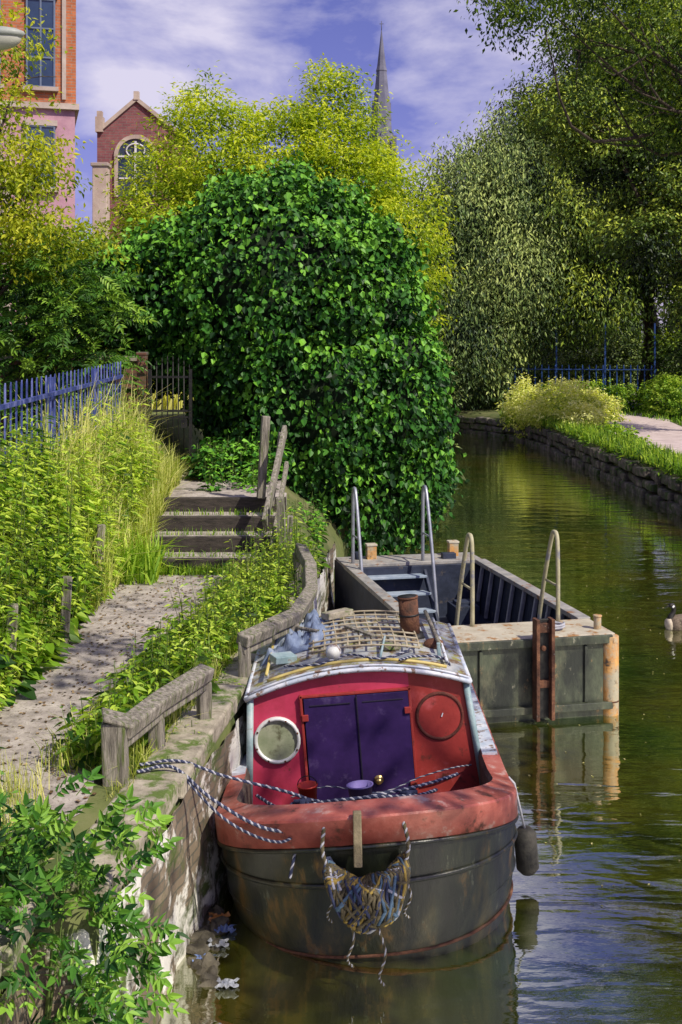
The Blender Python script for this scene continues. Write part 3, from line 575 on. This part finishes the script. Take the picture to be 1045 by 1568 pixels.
# bow fender
fd=[];r_=np.random.RandomState(4)
def fpt(u,v):
    cx=.25*math.sin(u*1.3);cy=-.08+.12*u*u;cz=.55+.19*abs(u)**1.6
    r=.045+.115*max(0,math.cos(u*1.45))**1.4
    r*=1+.10*math.sin(u*9+v*3)
    return np.array([cx-.02,cy,cz])+r*np.array([math.cos(v)*.6*math.sin(u*1.3),-math.cos(v),math.sin(v)*(1.0+.15*math.cos(v*2))])
for k in range(56):
    u=-1.+2*k/55;pts=[fpt(u+.05*math.sin(v*3+k)+.03*math.cos(5*v),v) for v in np.linspace(0,6.283,17)]
    fd.append(tube(pts,.012,5,[3,3,2,3,0,3,1,3][r_.randint(8)]))
for k in range(130):
    v=r_.rand()*6.28;u0=-.95+1.6*r_.rand();sgn=r_.choice([-1,1]);q_=.5+.7*r_.rand();pts=[fpt(u0+.3*q,v+sgn*1.3*q*q_)*np.array([1,1,1])+np.array([0,-.012,0]) for q in np.linspace(0,1,7)]
    fd.append(tube(pts,.0105,5,[0,1,2,3,3,3,4,0][r_.randint(8)]))
fd.append(loft([[fpt(u,v)*1+np.array([0,.008,.0]) for v in np.arange(12)*6.283/12] for u in np.linspace(-1,1,16)],3))
for x,y,z,l in ((-.27,.02,.7,.30),(-.16,-.1,.50,.33),(.03,-.18,.44,.36),(.22,.0,.66,.26)):
    fd+=rope([(x,y,z),(x+.03,y-.03,z-l*.4),(x-.02,y-.02,z-l*.8),(x+.01,y,z-l)],.009,8,3,4,30)
fd+=rope([(-.27,.06,1.0),(-.29,.01,.86),(-.25,.0,.72)],.014,6,3,4,30);fd+=rope([(.24,.06,1.0),(.26,.01,.86),(.22,.0,.72)],.014,6,3,4,30)
build('bow_fender',fd,[ryl,rbl,rb,rbr,rw_],nb)
rub=mat('rubber',[(.012,.012,.012),(.06,.055,.045)],9,.8,.4)
build('side_fender',[tube([(1.17,1.35,.0),(1.17,1.35,.04),(1.17,1.35,.3),(1.17,1.35,.34)],[.05,.085,.085,.05],14,0),tube([(1.08,1.35,.73),(1.12,1.35,.68),(1.17,1.35,.34)],.01,6,1)],[rub,rw_],nb)
bk=[loft([[(-.44+r*math.cos(a),1.5+r*math.sin(a),z) for a in np.arange(20)*math.pi/10] for r,z in ((.055,.52),(.075,.73),(.081,.73),(.081,.74),(.072,.74),(.052,.54))],0),tube([(-.44+.075*math.cos(a),1.5,.735+.07*math.sin(a)) for a in np.linspace(0,math.pi,12)],.004,5,1)]
build('red_bucket',bk,[mat('red_plastic',[(.5,.03,.015),(.58,.05,.03)],4,.4,0),iron],nb)
tb=[loft([[(-.04+r*1.2*math.cos(a),1.5+r*math.sin(a),z) for a in np.arange(24)*math.pi/12] for r,z in ((.06,.50),(.08,.70),(.087,.70),(.087,.71),(.075,.71),(.055,.52))],0)]
build('purple_tub',tb,[mat('purple_plastic',[(.12,.10,.3),(.2,.16,.4)],4,.4,0)],nb)
mr=rope([(-1.35,7.8,1.24),(-1.12,7.85,1.25),(-.85,7.75,1.08),(-.5,7.65,.93),(-.2,7.7,.9),(.0,7.85,.97),(-.05,7.98,.98)],.014,44)
mr+=rope([(-1.35,7.9,1.25),(-1.1,8.0,1.24),(-.8,8.05,1.12),(-.4,8.1,1.0),(-.1,8.0,.96),(.3,7.95,1.04),(.6,8.15,1.03),(.85,8.6,.93)],.013,44)
mr+=rope([(-1.1,7.85,1.24),(-.75,7.7,.96),(-.4,7.6,.86),(-.22,7.75,.93)],.010,24)
build('mooring_rope',mr,[rb,rw_])
# ------------------------------------------------------------ WORK BARGE
bg_=empty('work_barge',(.95,12.46,0),(0,0,rad(12)))
bgm=mat('barge_grey',[(.03,.035,.025),(.08,.095,.06),(.17,.16,.10)],3,.5,.4,patch=[((.02,.024,.02),2,.46,.6),((.3,.17,.07),6,.6,.67),((.28,.27,.2),9,.62,.68)],stretch=(1,1,.5))
bdk=mat('barge_deck',[(.36,.32,.24),(.52,.48,.38)],4,.7,.3,patch=[((.3,.15,.05),6,.54,.62)])
nav=mat('barge_navy',[(.01,.015,.03),(.035,.045,.08)],4,.6,.2,patch=[((.12,.1,.08),5,.6,.7)])
rail_=mat('barge_rail',[(.2,.2,.2),(.42,.4,.36)],5,.55,.3,patch=[((.25,.12,.05),7,.56,.64)])
org=mat('orange_fender',[(.46,.2,.05),(.62,.36,.12)],5,.6,.4,patch=[((.38,.34,.24),4,.46,.6),((.07,.055,.04),6,.56,.66)])
W,LB,Zr=2.1,5.05,.87
bp=[box((W/2,.03,.28),(W-.12,.06,1.15),0),box((.03,LB/2,.28),(.06,LB,1.15),1),box((W-.03,LB/2,.28),(.06,LB,1.15),1),box((W/2,LB-.03,.28),(W-.12,.06,1.15),1),
 box((W/2,LB/2,.05),(W-.1,LB-.1,.1),1),
 box((W/2,.33,Zr),(W-.02,.7,.05),2),box((W/2,LB-.33,Zr),(W-.02,.6,.05),3),
 box((.07,LB/2,Zr+.01),(.15,LB-1.35,.06),3),box((W-.07,LB/2,Zr+.01),(.16,LB-1.35,.06),3),
 box((W/2,.68,.45),(W-.14,.04,.8),1),box((W/2,LB-.66,.45),(W-.14,.04,.8),1),
 box((W/2,-.02,.84),(W-.1,.06,.09),0),box((W/2,-.03,.12),(W-.1,.06,.08),0),box((.55,-.012,.47),(.04,.03,.62),0),box((1.75,-.012,.47),(.04,.03,.62),0)]
for k in range(9):
    v=.95+k*.42
    bp.append(box((W-.1,v,.5),(.05,.045,.8),4,(rad(22),0,0)));bp.append(box((.1,v,.5),(.05,.045,.8),4,(rad(22),0,0)))
build('hull',bp,[bgm,nav,bdk,rail_,mat('rib_white',[(.3,.3,.32),(.5,.5,.52)],6,.6,.2)],bg_,bevel=.008)
cf=[tube([(W-.05,.04,-.3),(W-.05,.04,.2),(W-.05,.04,.86)],.10,16,0),tube([(.05,.04,-.3),(.05,.04,.86)],.09,12,0),tube([(W-.12,.2,.88),(W-.12,.2,1.03)],.042,12,0),tube([(W-.12,.2,1.03),(W-.12,.2,1.05)],.05,12,0)]
cf+=[tube([(W-.05,.04,z),(W-.05,.04,z+.02)],.103,16,1) for z in (.14,)]
for u in (.5,1.75): cf.append(box((u,LB-.25,.99),(.14,.12,.2),0));cf.append(box((u,LB-.25,1.1),(.16,.14,.03),2))
build('corner_fenders',cf,[org,rust,bdk],bg_,bevel=.006)
build('end_post',[box((1.135,-.12,.58),(.04,.13,1.08),0),box((1.305,-.12,.58),(.04,.13,1.08),0),box((1.22,-.085,.58),(.14,.03,1.06),1),box((1.22,-.11,1.02),(.13,.05,.10),0),box((1.22,-.11,.42),(.13,.05,.08),0),tube([(1.22,-.13,.8),(1.22,-.10,.8)],.03,10,0)],[rust,iron],bg_,bevel=.006)
alum=mat('handrail_metal',[(.25,.27,.32),(.42,.44,.48)],7,.4,.1,metal=.5)
hy_=mat('handrail_faded_yellow',[(.3,.28,.16),(.45,.42,.28)],7,.5,.1,patch=[((.2,.2,.22),5,.5,.6)])
def hrail(u,v,mi,sgn):
    out=[];top=1.90 if sgn>0 else 1.98
    p=smoothline([(u,v,.85),(u,v,1.4),(u,v+.02*sgn,top-.08),(u,v+.1*sgn,top),(u,v+.2*sgn,top-.1),(u,v+.45*sgn,1.2),(u,v+.68*sgn,.45),(u,v+.75*sgn,.15)],26)
    out.append(tube(p,.026,8,mi));out.append(tube([(u,v,1.3),(u,v+.36*sgn,1.3)],.014,6,mi));return out
hr=hrail(.66,.6,1,1)+hrail(1.68,.6,1,1)+hrail(.16,LB-.55,0,-1)+hrail(1.2,LB-.55,0,-1)
build('ladder_handrails',hr,[alum,hy_],bg_)
build('ladder_steps',[box((.68,LB-.75-.22*k,.72-.2*k),(1.0,.2,.035),0) for k in range(4)]+[box((1.17,1.0,.6),(1.0,.18,.035),0),box((1.17,1.2,.38),(1.0,.18,.035),0)]+[box((u,LB-1.1,.42),(.04,1.05,.1),1,(rad(42),0,0)) for u in (.18,1.18)],[mat('blue_grey_tread',[(.2,.26,.34),(.38,.44,.5)],6,.5,.2),nav],bg_,bevel=.006)
mc=[box((1.62,3.9,.25),(.35,.4,.26),1),box((1.62,3.9,.4),(.25,.2,.05),1),tube([(.3,4.8,.9),(.3,4.8,1.0)],.06,12,1),box((1.62,4.6,.93),(.2,.12,.09),1),tube([(1.5+.12*math.cos(a),.3+.12*math.sin(a),.91+.004*a) for a in np.linspace(0,12.5,40)],.014,6,2)]
build('deck_gear',mc,[rust,nav,rw_],bg_,bevel=.004)
# ------------------------------------------------------------ goose
gz=mat('goose_brown',[(.07,.05,.035),(.16,.12,.085),(.24,.19,.14)],16,.8,.3,stretch=(2,5,5));gw=mat('goose_cream',[(.4,.33,.25),(.55,.48,.38)],16,.8,.2);gb=mat('goose_black',[(.008,.008,.008),(.02,.018,.016)],9,.6,.1);gwh=mat('goose_white',[(.7,.7,.68),(.8,.8,.78)],9,.7,.1)
def ell(cx,cz,ry,rz_,n=14): 
    return [(cx,ry*math.cos(a),cz+rz_*math.sin(a)) for a in np.arange(n)*2*math.pi/n]
body=[loft([ell(-.31,.08,.02,.02),ell(-.29,.08,.07,.075),ell(-.25,.075,.105,.105)],1,cap=True),loft([ell(-.25,.075,.105,.105),ell(-.15,.075,.135,.125),ell(0,.075,.145,.13),ell(.14,.08,.125,.115),ell(.26,.1,.08,.075),ell(.34,.125,.04,.04),ell(.42,.14,.012,.01)],0)]
for s in (-1,1): body.append(loft([[(x,s*(.13*f+.012)+.02*f*math.cos(a),.11+.075*f*math.sin(a)) for a in np.arange(10)*.6283] for x,f in ((-.2,.2),(-.12,.9),(.05,1.0),(.2,.75),(.33,.15))],0))
neck=smoothline([(-.22,0,.12),(-.23,0,.18),(-.19,0,.24),(-.18,0,.30),(-.20,0,.34)],12)
body.append(tube(neck,[.065,.058,.05,.044,.038,.035,.033,.032,.032,.034,.036,.034],12,2));body.append(sphere((-.215,0,.345),(.052,.034,.034),2));
for s in (-1,1): body.append(sphere((-.202,s*.024,.332),(.024,.014,.022),3,10,6));body.append(sphere((-.238,s*.029,.355),(.006,.005,.006),0,6,5))
body.append(loft([[( -.255,.017*math.cos(a),.34+.016*math.sin(a)) for a in np.arange(8)*.785],[( -.29,.012*math.cos(a),.335+.008*math.sin(a)) for a in np.arange(8)*.785],[( -.31,.006*math.cos(a),.332+.004*math.sin(a)) for a in np.arange(8)*.785]],2))
build('canada_goose',body,[gz,gw,gb,gwh],loc=(4.90,16.75,-.01),rot=(0,0,rad(12)))
# ------------------------------------------------------------ IVY TREE
ivb=[(-1.15,21.3,5.0,2.05,1.9,1.9),(-2.95,21.4,4.75,1.2,1.3,1.3),(.2,21.3,4.7,1.2,1.5,1.45),(-.6,21.2,3.2,1.8,1.8,1.9),(.85,21.2,2.85,.95,1.3,1.2),(.55,21.3,1.5,1.1,1.2,1.1),(-.6,21.0,1.7,1.0,1.2,1.1),(-1.5,21.3,6.25,.95,1.1,.8),(-.45,21.3,6.0,.9,1.1,.8),(-1.95,21.2,3.5,.8,1.1,.95),(1.2,21.2,1.9,.7,1.0,.9),(-2.5,21.3,5.75,.75,.9,.65),(-3.6,21.2,5.1,.7,.8,.7),(1.05,21,3.8,.6,.8,.6),(.5,21.2,5.6,.6,.8,.6),(-2.9,21,3.9,.5,.7,.5)]
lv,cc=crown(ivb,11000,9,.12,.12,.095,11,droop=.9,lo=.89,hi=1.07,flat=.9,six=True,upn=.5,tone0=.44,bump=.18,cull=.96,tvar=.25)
parts=[lv]
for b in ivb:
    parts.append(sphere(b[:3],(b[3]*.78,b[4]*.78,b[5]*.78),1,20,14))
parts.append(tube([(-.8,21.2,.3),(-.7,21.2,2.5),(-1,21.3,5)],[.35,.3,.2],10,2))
build('ivy_covered_tree',parts,[L_ivy,core,bark])
# ------------------------------------------------------------ trees
def tree(name,blobs,nc,per,cr,L,W,seed,mats,base,fork,r0,nt_=12,shade=0,**k):
    lv,c=crown(blobs,nc,per,cr,L,W,seed,**k);r=np.random.RandomState(seed)
    c2=c[c[:,2]<c[:,2].max()-.6] if len(c)>50 else c
    tg=c2[r.choice(len(c2),nt_)];ce=np.array([fork[0],fork[1],fork[2]]);tg=ce+(tg-ce)*.85
    pr_=[lv]+limbs(base,fork,tg,r0,seed)
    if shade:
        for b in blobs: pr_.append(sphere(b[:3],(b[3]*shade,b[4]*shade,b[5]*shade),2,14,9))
    build(name,pr_,mats+[core])
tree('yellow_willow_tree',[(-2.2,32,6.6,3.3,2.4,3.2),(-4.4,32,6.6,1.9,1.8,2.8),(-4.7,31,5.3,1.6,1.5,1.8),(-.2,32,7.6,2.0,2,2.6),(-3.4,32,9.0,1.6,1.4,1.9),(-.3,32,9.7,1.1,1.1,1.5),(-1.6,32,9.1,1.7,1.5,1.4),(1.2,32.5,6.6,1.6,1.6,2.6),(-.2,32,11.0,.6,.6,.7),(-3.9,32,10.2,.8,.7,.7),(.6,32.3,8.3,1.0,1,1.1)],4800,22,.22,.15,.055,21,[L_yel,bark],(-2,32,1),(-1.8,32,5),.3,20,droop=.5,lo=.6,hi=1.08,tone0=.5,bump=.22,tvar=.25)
tree('grey_willow_tree',[(6.2,56,9.5,3.0,3,3.2),(4.4,55,7.2,2.2,2.5,3.3),(8.5,57,11.2,3.2,3,3.0),(5.5,54,4.2,2.6,3,2.6),(7.8,54,6.4,2.4,2.5,2.6),(3.0,55,4.5,1.8,2,2.2),(9.6,55,8.6,2.2,2,2.2)],4400,22,.34,.24,.08,22,[L_grey,bark],(7,57,1),(7,57,6),.35,20,shade=.6,droop=1.2,lo=.6,hi=1.08,flat=1.5,tone0=.46,bump=.28,tvar=.36,tfreq=.8)
tree('olive_willow_tree',[(13.0,58,14,3.2,3,3.2),(16.8,56,13,3,3,4.5),(11.4,55,9.5,2.6,3,2.8),(10.4,60,14.0,2.8,3,3.0),(14.2,54,9.2,2.6,2.6,2.6),(13,58,18.5,2.6,2.5,2.4),(16.5,56,19,3,3,3),(11.5,54,5.9,2.2,2.4,1.6),(16.5,54,7.5,2.2,2.4,2.2)],4800,22,.36,.26,.085,23,[L_olive,bark],(15,58,1),(14.5,58,8),.5,22,shade=.6,droop=1.0,lo=.6,hi=1.08,flat=1.1,tone0=.44,bump=.28,tvar=.36,tfreq=.7)
tree('alder_tree',[(11.3,40,9.6,2.2,2.4,2.0),(9.2,40,10.8,1.8,2,1.5),(13.2,41,7.4,2.0,2,1.8),(7.4,39,11.7,1.3,1.6,1.0),(11.6,40,13.3,2.0,2.2,1.7),(9.6,40,13.0,1.2,1.5,1.0),(10.0,39,7.6,1.3,1.6,.9),(12.6,40,5.4,1.5,1.6,.9)],2700,22,.26,.17,.085,24,[L_olive,bark],(13.0,41,.9),(11.8,40.5,7),.26,30,droop=.5,lo=.4,hi=1.08,tone0=.44,bump=.3,tvar=.34,tfreq=1.0)
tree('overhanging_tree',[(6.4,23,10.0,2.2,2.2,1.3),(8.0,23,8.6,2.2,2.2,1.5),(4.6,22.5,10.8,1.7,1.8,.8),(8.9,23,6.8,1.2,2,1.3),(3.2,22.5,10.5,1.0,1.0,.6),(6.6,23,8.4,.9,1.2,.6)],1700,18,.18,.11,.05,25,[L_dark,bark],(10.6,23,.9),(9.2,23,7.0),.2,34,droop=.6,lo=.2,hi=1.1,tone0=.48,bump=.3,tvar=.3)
tree('unseen_dappling_tree',[(6.2,2.9,9.2,1.5,1.3,1.0),(7.4,6.0,9.4,1.4,1.5,1.0),(4.2,4.7,9.8,1.6,.45,.4),(3.7,6.0,9.8,1.6,.35,.35),(3.6,7.3,9.9,1.6,.4,.35),(5.4,8.8,10.2,1.2,.8,.6)],125,20,.19,.17,.10,26,[L_dark,bark],(9.6,4.5,.9),(8.4,4.5,6.5),.16,12,droop=.2,lo=.2,hi=1.05,flat=.35,tone0=.5,bump=.2)  # unseen tree added out of frame, crown shaped to dapple path and boat
tree('ash_tree',[(-5.7,18.5,7.2,1.3,1.2,1.2),(-5.3,18.5,5.9,1.25,1.2,.9),(-6.0,18.5,8.8,1.4,1.2,.9),(-4.9,18.2,6.7,.85,.8,.6),(-4.6,18.4,5.6,.95,.9,.6)],640,20,.15,.105,.045,27,[L_left,bark],(-6.6,19,2.2),(-6.2,18.8,6),.11,26,droop=.6,lo=.1,hi=1.1,tone0=.55,bump=.3,tvar=.25)
r=np.random.RandomState(31);n=680
c=np.stack([-5.6+2.1*r.rand(n),18+1.6*r.rand(n),2.7+2.7*r.rand(n)],1);c=c[(c[:,2]<5.4-.35*np.abs(c[:,0]+4.6)**1.5)|(r.rand(n)<.15)]
n=len(c);T=nrm(r.randn(n,3)*np.array([1,1,.3])+np.array([.1,-.6,.15]));N=nrm(r.randn(n,3)*.3+np.array([0,-.3,1]))
pp=pinnate(c,T,N,.45,8,.14,.3,.5+.24*r.randn(n),32)
for k in range(9): pp.append(tube(smoothline([(-4.8+.3*r.randn(),18.9,2.3),(-4.8+.4*r.randn(),18.8,3.4),(-4.8+.5*r.randn(),18.7,4.3)],6),[.04,.035,.03,.02,.015,.008],6,2))
build('sumac_bush',pp,[L_sum,stem,bark])
tree('elder_tree',[(-6.2,21.5,4.2,2.2,1.4,1.8),(-4.9,22,5.0,1.3,1.2,1.1)],1000,16,.2,.16,.08,33,[L_sum,bark],(-5.8,22,2.2),(-5.6,22,3.5),.12,8,tone0=.45,lo=.5)
bl=[];r=np.random.RandomState(5)
for x in np.arange(-48,75,6.5):
    y=88+r.rand()*25;bl.append((x,y,4+r.rand()*1.5,5,4,4.5+3*r.rand()+(4 if x>6 else 0)))
lv,c=crown(bl,3600,14,.9,.75,.32,6,droop=.5,lo=.7,hi=1.05,tone0=.45,bump=.2)
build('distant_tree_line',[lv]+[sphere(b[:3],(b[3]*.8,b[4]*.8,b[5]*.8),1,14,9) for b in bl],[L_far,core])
# ------------------------------------------------------------ understory
def pts(n,xa,xb,ya,yb,zf,seed):
    r=np.random.RandomState(seed);y=ya+(yb-ya)*r.rand(n);x=xa+(xb-xa)*r.rand(n);z=np.array([zf(a,b) for a,b in zip(x,y)]);return np.stack([x,y,z],1)
def gz_(x,y):
    p=pz(y);a=xe(y)
    return float(np.interp(x,[-6,-3.3,-3.05,-2.78,-1.2,a-.35,a],[2.5,2.5,2.2,p,p,(p+ez(y))/2 if y>14 else p-.02,ez(y)]))
rz_=np.random.RandomState(40)
P=pts(7500,-3.7,-2.68,8,19,gz_,41);g1=blades(P,.42,.012,.5+.22*rz_.randn(len(P)),0,.6,42)
P=pts(3400,-3.3,-2.6,12.5,18.6,gz_,43);cl2=snoise(P,2.2,1);g2=blades(P,np.clip(.7+.6*cl2,.15,1.2),.013,.68+.25*cl2+.18*rz_.randn(len(P)),0,.7,44)
P=pts(2500,-2.72,-2.45,14.8,18,gz_,45);g3=blades(P,.45,.013,.6+.2*rz_.randn(2500),0,.6,46)
build('bank_grass',[g1,g2,g3],[L_grass])
P=pts(360,-3.25,-2.75,6.8,12.4,gz_,47);pa=weeds(P,.95,.13,.42,16,48,tone0=.48)
P=pts(160,-3.28,-3.1,7.5,14,gz_,247);pa+=weeds(P,.75,.11,.42,14,248,tone0=.5)
P=pts(300,-3.0,-2.66,8.5,14.5,gz_,49);pa+=weeds(P,.45,.09,.45,12,50,tone0=.65)
P=pts(210,-3.25,-2.7,12.3,18,gz_,149);pa+=weeds(P,.8,.13,.42,15,150,tone0=.6)
P=pts(90,-3.15,-2.72,9,17,gz_,151);pa+=weeds(P,1.1,.16,.22,24,152,tone0=.85)
P=pts(60,-2.9,-2.66,7.2,13,gz_,153);pa+=weeds(P,.3,.2,.6,7,154,tone0=.35)
build('nettle_plants',pa,[L_weed,stem])
P=[];r=np.random.RandomState(51)
def verge(n,ya,yb,da,db):
    out=[]
    for _ in range(n):
        y=ya+(yb-ya)*r.rand();x=xe(y)-da-(db-da)*r.rand();out.append((x,y,gz_(x,y)))
    return np.array(out)
pa=weeds(verge(90,7.9,10.0,.48,.80),.42,.13,.42,11,52,tone0=.45)
pa+=weeds(verge(80,9.3,11.0,.3,.85),.5,.10,.4,13,252,tone0=.6)
pa+=weeds(verge(40,8.2,13.0,.35,.9),.35,.19,.5,8,352,tone0=.35)
pa+=weeds(verge(150,10.8,14.3,.15,.85),.6,.10,.38,15,53,tone0=.65)
pa+=weeds(verge(40,12,14.5,.0,.4),.95,.09,.3,22,54,tone0=.75)
pa+=weeds(verge(60,14.2,16,.0,.5),.6,.12,.45,12,55,tone0=.5)
pa+=weeds(verge(40,7.8,10.4,.0,.3),.14,.06,.5,7,256,tone0=.6)
pa.append(blades(verge(4200,7.8,14.6,.25,.95),.24,.008,.55+.25*r.randn(4200),2,.7,56))
pa.append(blades(verge(900,7.4,12,.24,.36),.12,.006,.5+.2*r.randn(900),2,.7,156))
build('verge_weeds',pa,[L_weed,stem,L_grass])
pa=[];P=pts(260,-2.75,-2.2,13.9,14.8,gz_,57);pa.append(blades(P,.55,.03,.6+.15*r.randn(260),0,.9,58))
P=pts(1200,-2.5,-.7,14.45,14.62,gz_,59);pa.append(blades(P,.16,.01,.5+.2*r.randn(1200),0,.6,60))
for k in range(3): 
    P=pts(160,-2.45,-.9,14.75+.55*k,14.82+.55*k,lambda x,y:1.2+.18*(k+1),61+k);pa.append(blades(P,.1,.01,.5+.2*r.randn(160),0,.6,64+k))
build('step_grass',pa,[L_weed])
P=pts(200,-2.3,-1.0,18.2,20,lambda x,y:1.95,70);build('ivy_ground_cover',weeds(P,.5,.16,.75,12,71,tone0=.5),[L_ivy,stem])
P=pts(120,-2.0,-.3,16.9,19,lambda x,y:1.8 if x<-1 else 1.1,72);build('bramble_plants',weeds(P,.55,.12,.6,12,73,tone0=.65),[L_ivy,stem])
P=pts(3500,-8,-3.4,27,33,lambda x,y:2.4,74);build('meadow_grass',[blades(P,1.9,.05,.85+.2*r.randn(3500),0,.4,75)],[L_grass])
P=np.concatenate([pts(110,-2.6,-2.1,6.2,7.5,lambda x,y:1.2,80)]);pa=weeds(P,.28,.10,.45,9,81,tone0=.5)
P=pts(130,-2.15,-1.7,5.2,6.7,lambda x,y:1.2,82);pa+=weeds(P,.32,.10,.5,9,83,tone0=.5)
P=pts(900,-2.6,-1.85,6.0,7.6,lambda x,y:1.2,84);pa.append(blades(P,.3,.006,.75+.2*r.randn(900),2,.4,85))
build('foreground_weeds',pa,[L_elder,stem,L_grass])
r=np.random.RandomState(90);n=330
c=np.stack([-1.48+.25*r.randn(n),6.0+.22*r.randn(n),.95+.38*r.randn(n)],1);c[:,2]=np.clip(c[:,2],.15,1.6);c[:,0]=np.minimum(c[:,0],-1.02)
dirs=nrm(c-np.array([-1.6,6.05,.75])+.25*r.randn(n,3)+np.array([.0,-.15,.1]));N=nrm(r.randn(n,3)*.35+np.array([.1,-.45,1]))
pp=pinnate(c,dirs,N,.17,4,.075,.42,.46+.28*r.randn(n),91)
for k in range(18):
    e_=c[r.randint(n)];pp.append(tube(smoothline([(-1.6+.05*r.randn(),6.05,.0),((-1.6+e_[0])/2,6.05,.6),e_],7),[.013,.012,.01,.009,.007,.005,.003],6,1))
n=60;c=np.stack([-1.25+.35*r.rand(n)-.35,5.45+.2*r.randn(n),.2+.2*r.rand(n)],1);pp+=pinnate(c,nrm(r.randn(n,3)+np.array([.5,-.3,.3])),nrm(r.randn(n,3)*.3+np.array([0,-.4,1])),.2,4,.08,.42,.5+.2*r.randn(n),92)
build('elder_bush',pp,[L_elder,stem])
P=[];r=np.random.RandomState(100)
def rbk(n,ya,yb,da,db,zf=.85):
    out=[]
    for _ in range(n):
        y=ya+(yb-ya)*r.rand();out.append((xw(y)+da+(db-da)*r.rand(),y,zf))
    return np.array(out)
pa=[blades(rbk(7000,24,50,-.1,.9),.38,.03,.45+.28*r.randn(7000),0,.7,101),blades(rbk(6000,30,75,5,9),.3,.05,.4+.2*r.randn(6000),0,.6,102)]
pa+=weeds(rbk(260,24,50,-.15,.6,.75),.45,.16,.45,10,110,0,1,tone0=.42)
build('right_bank_grass',pa,[L_weed,stem])
lv,c=crown([(8.6,46,1.4,1.3,2.0,1.05),(9.9,47,1.2,1.1,1.6,.9),(7.6,48,1.3,.9,1.5,1.0),(8.8,43,1.1,.6,1.6,.6)],1200,18,.14,.13,.075,103,tone0=.62,lo=.6,bump=.25,tvar=.25);build('golden_bush',[lv],[L_bush])
lv,c=crown([(9.0,38,.9,.4,3.0,.4),(8.6,32,.75,.3,3,.22),(13.9,50,1.5,.9,3,1.1),(11,52.0,1.3,3.2,.7,1.0)],1100,18,.12,.13,.08,104,tone0=.4,lo=.5,tvar=.3);build('bank_shrub',[lv],[L_weed])
lv,c=crown([(5.6,55,1.8,1.8,1,1.6),(3.4,52,2.2,1.6,2,2.0),(2.3,40,1.0,.9,5,1.2),(1.8,30,.9,.6,4,.9),(8,56,2.2,2.2,1,1.7),(13,62,2.5,3,1,2.2),(18,56,3,3,4,3)],2600,18,.22,.2,.09,105,tone0=.45,lo=.6);build('canal_end_shrub',[lv],[L_grey])
lv,c=crown([(17.8,49,3.9,3,3,2.2),(15.8,53,3.4,2,3,1.5),(10.5,58,3.0,4,1.5,2.5),(14.5,66,3.5,4,2,3.2)],1500,18,.25,.2,.09,106,tone0=.3,lo=.5);build('canopy_shade_foliage',[lv],[L_dark])  # dark foliage added to stand for the deep shade under the trees
rr=random.Random(9);rb_=[]
for k in range(22):
    s=sphere((-.98+rr.uniform(0,.16),7.5+rr.uniform(-.1,1.6),rr.uniform(-.04,.03)),(rr.uniform(.04,.10),rr.uniform(.04,.10),rr.uniform(.03,.07)),0,9,7)
    v=s[0]; v=v+np.stack([snoise(v,25,k),snoise(v,22,k+5),snoise(v,27,k+9)],1)*.022; rb_.append((v,s[1],0,False))
build('rubble_stones',rb_,[mat('rubble',[(.05,.045,.035),(.16,.14,.1)],8,.9,.8)])
lit=[]
for k,(x,y) in enumerate(((-.83,7.95),(-.8,8.15),(-.86,8.3),(-.72,7.45),(-.9,7.75))):
    g=9;V=[(x+.12*(i/8-.5)*(1+.3*math.sin(j)),y+.1*(j/8-.5)*(1+.3*math.sin(i*2)),.02+.025*abs(math.sin(i*1.7+k)*math.cos(j*1.3+k))) for i in range(g) for j in range(g)]
    lit.append((V,[(i*g+j,(i+1)*g+j,(i+1)*g+j+1,i*g+j+1) for i in range(g-1) for j in range(g-1)],k%3,False))
build('floating_litter',lit,[mat('litter_white',[(.3,.33,.38),(.45,.47,.5)],8,.5,.3),mat('litter_blue',[(.1,.15,.35),(.2,.28,.5)],8,.4,.2),mat('litter_orange',[(.5,.2,.05),(.6,.3,.1)],8,.4,.2)])
r=np.random.RandomState(120);n=900;y=6.5+8*r.rand(n);c=np.stack([-2.65+1.1*r.rand(n),y,np.full(n,1.214)],1)
build('fallen_leaves',[leaves(c,nrm(r.randn(n,3)*np.array([1,1,.05])),nrm(np.array([0,0,1])+.2*r.randn(n,3)),.045,.025,r.rand(n),0)],[leafmat('dead_leaf',(.06,.035,.015),(.16,.1,.05),(.34,.25,.14),0)])
n=520;c=np.stack([1+6.5*r.rand(n),7+26*r.rand(n),np.full(n,.006)],1);c=c[c[:,0]>1.6]
build('floating_leaves',[leaves(c,nrm(r.randn(len(c),3)*np.array([1,1,.01])),np.tile([0,0,1.],(len(c),1)),.03,.018,r.rand(len(c)),0)],[leafmat('floating_leaf',(.15,.15,.03),(.3,.3,.08),(.5,.45,.2),0)])
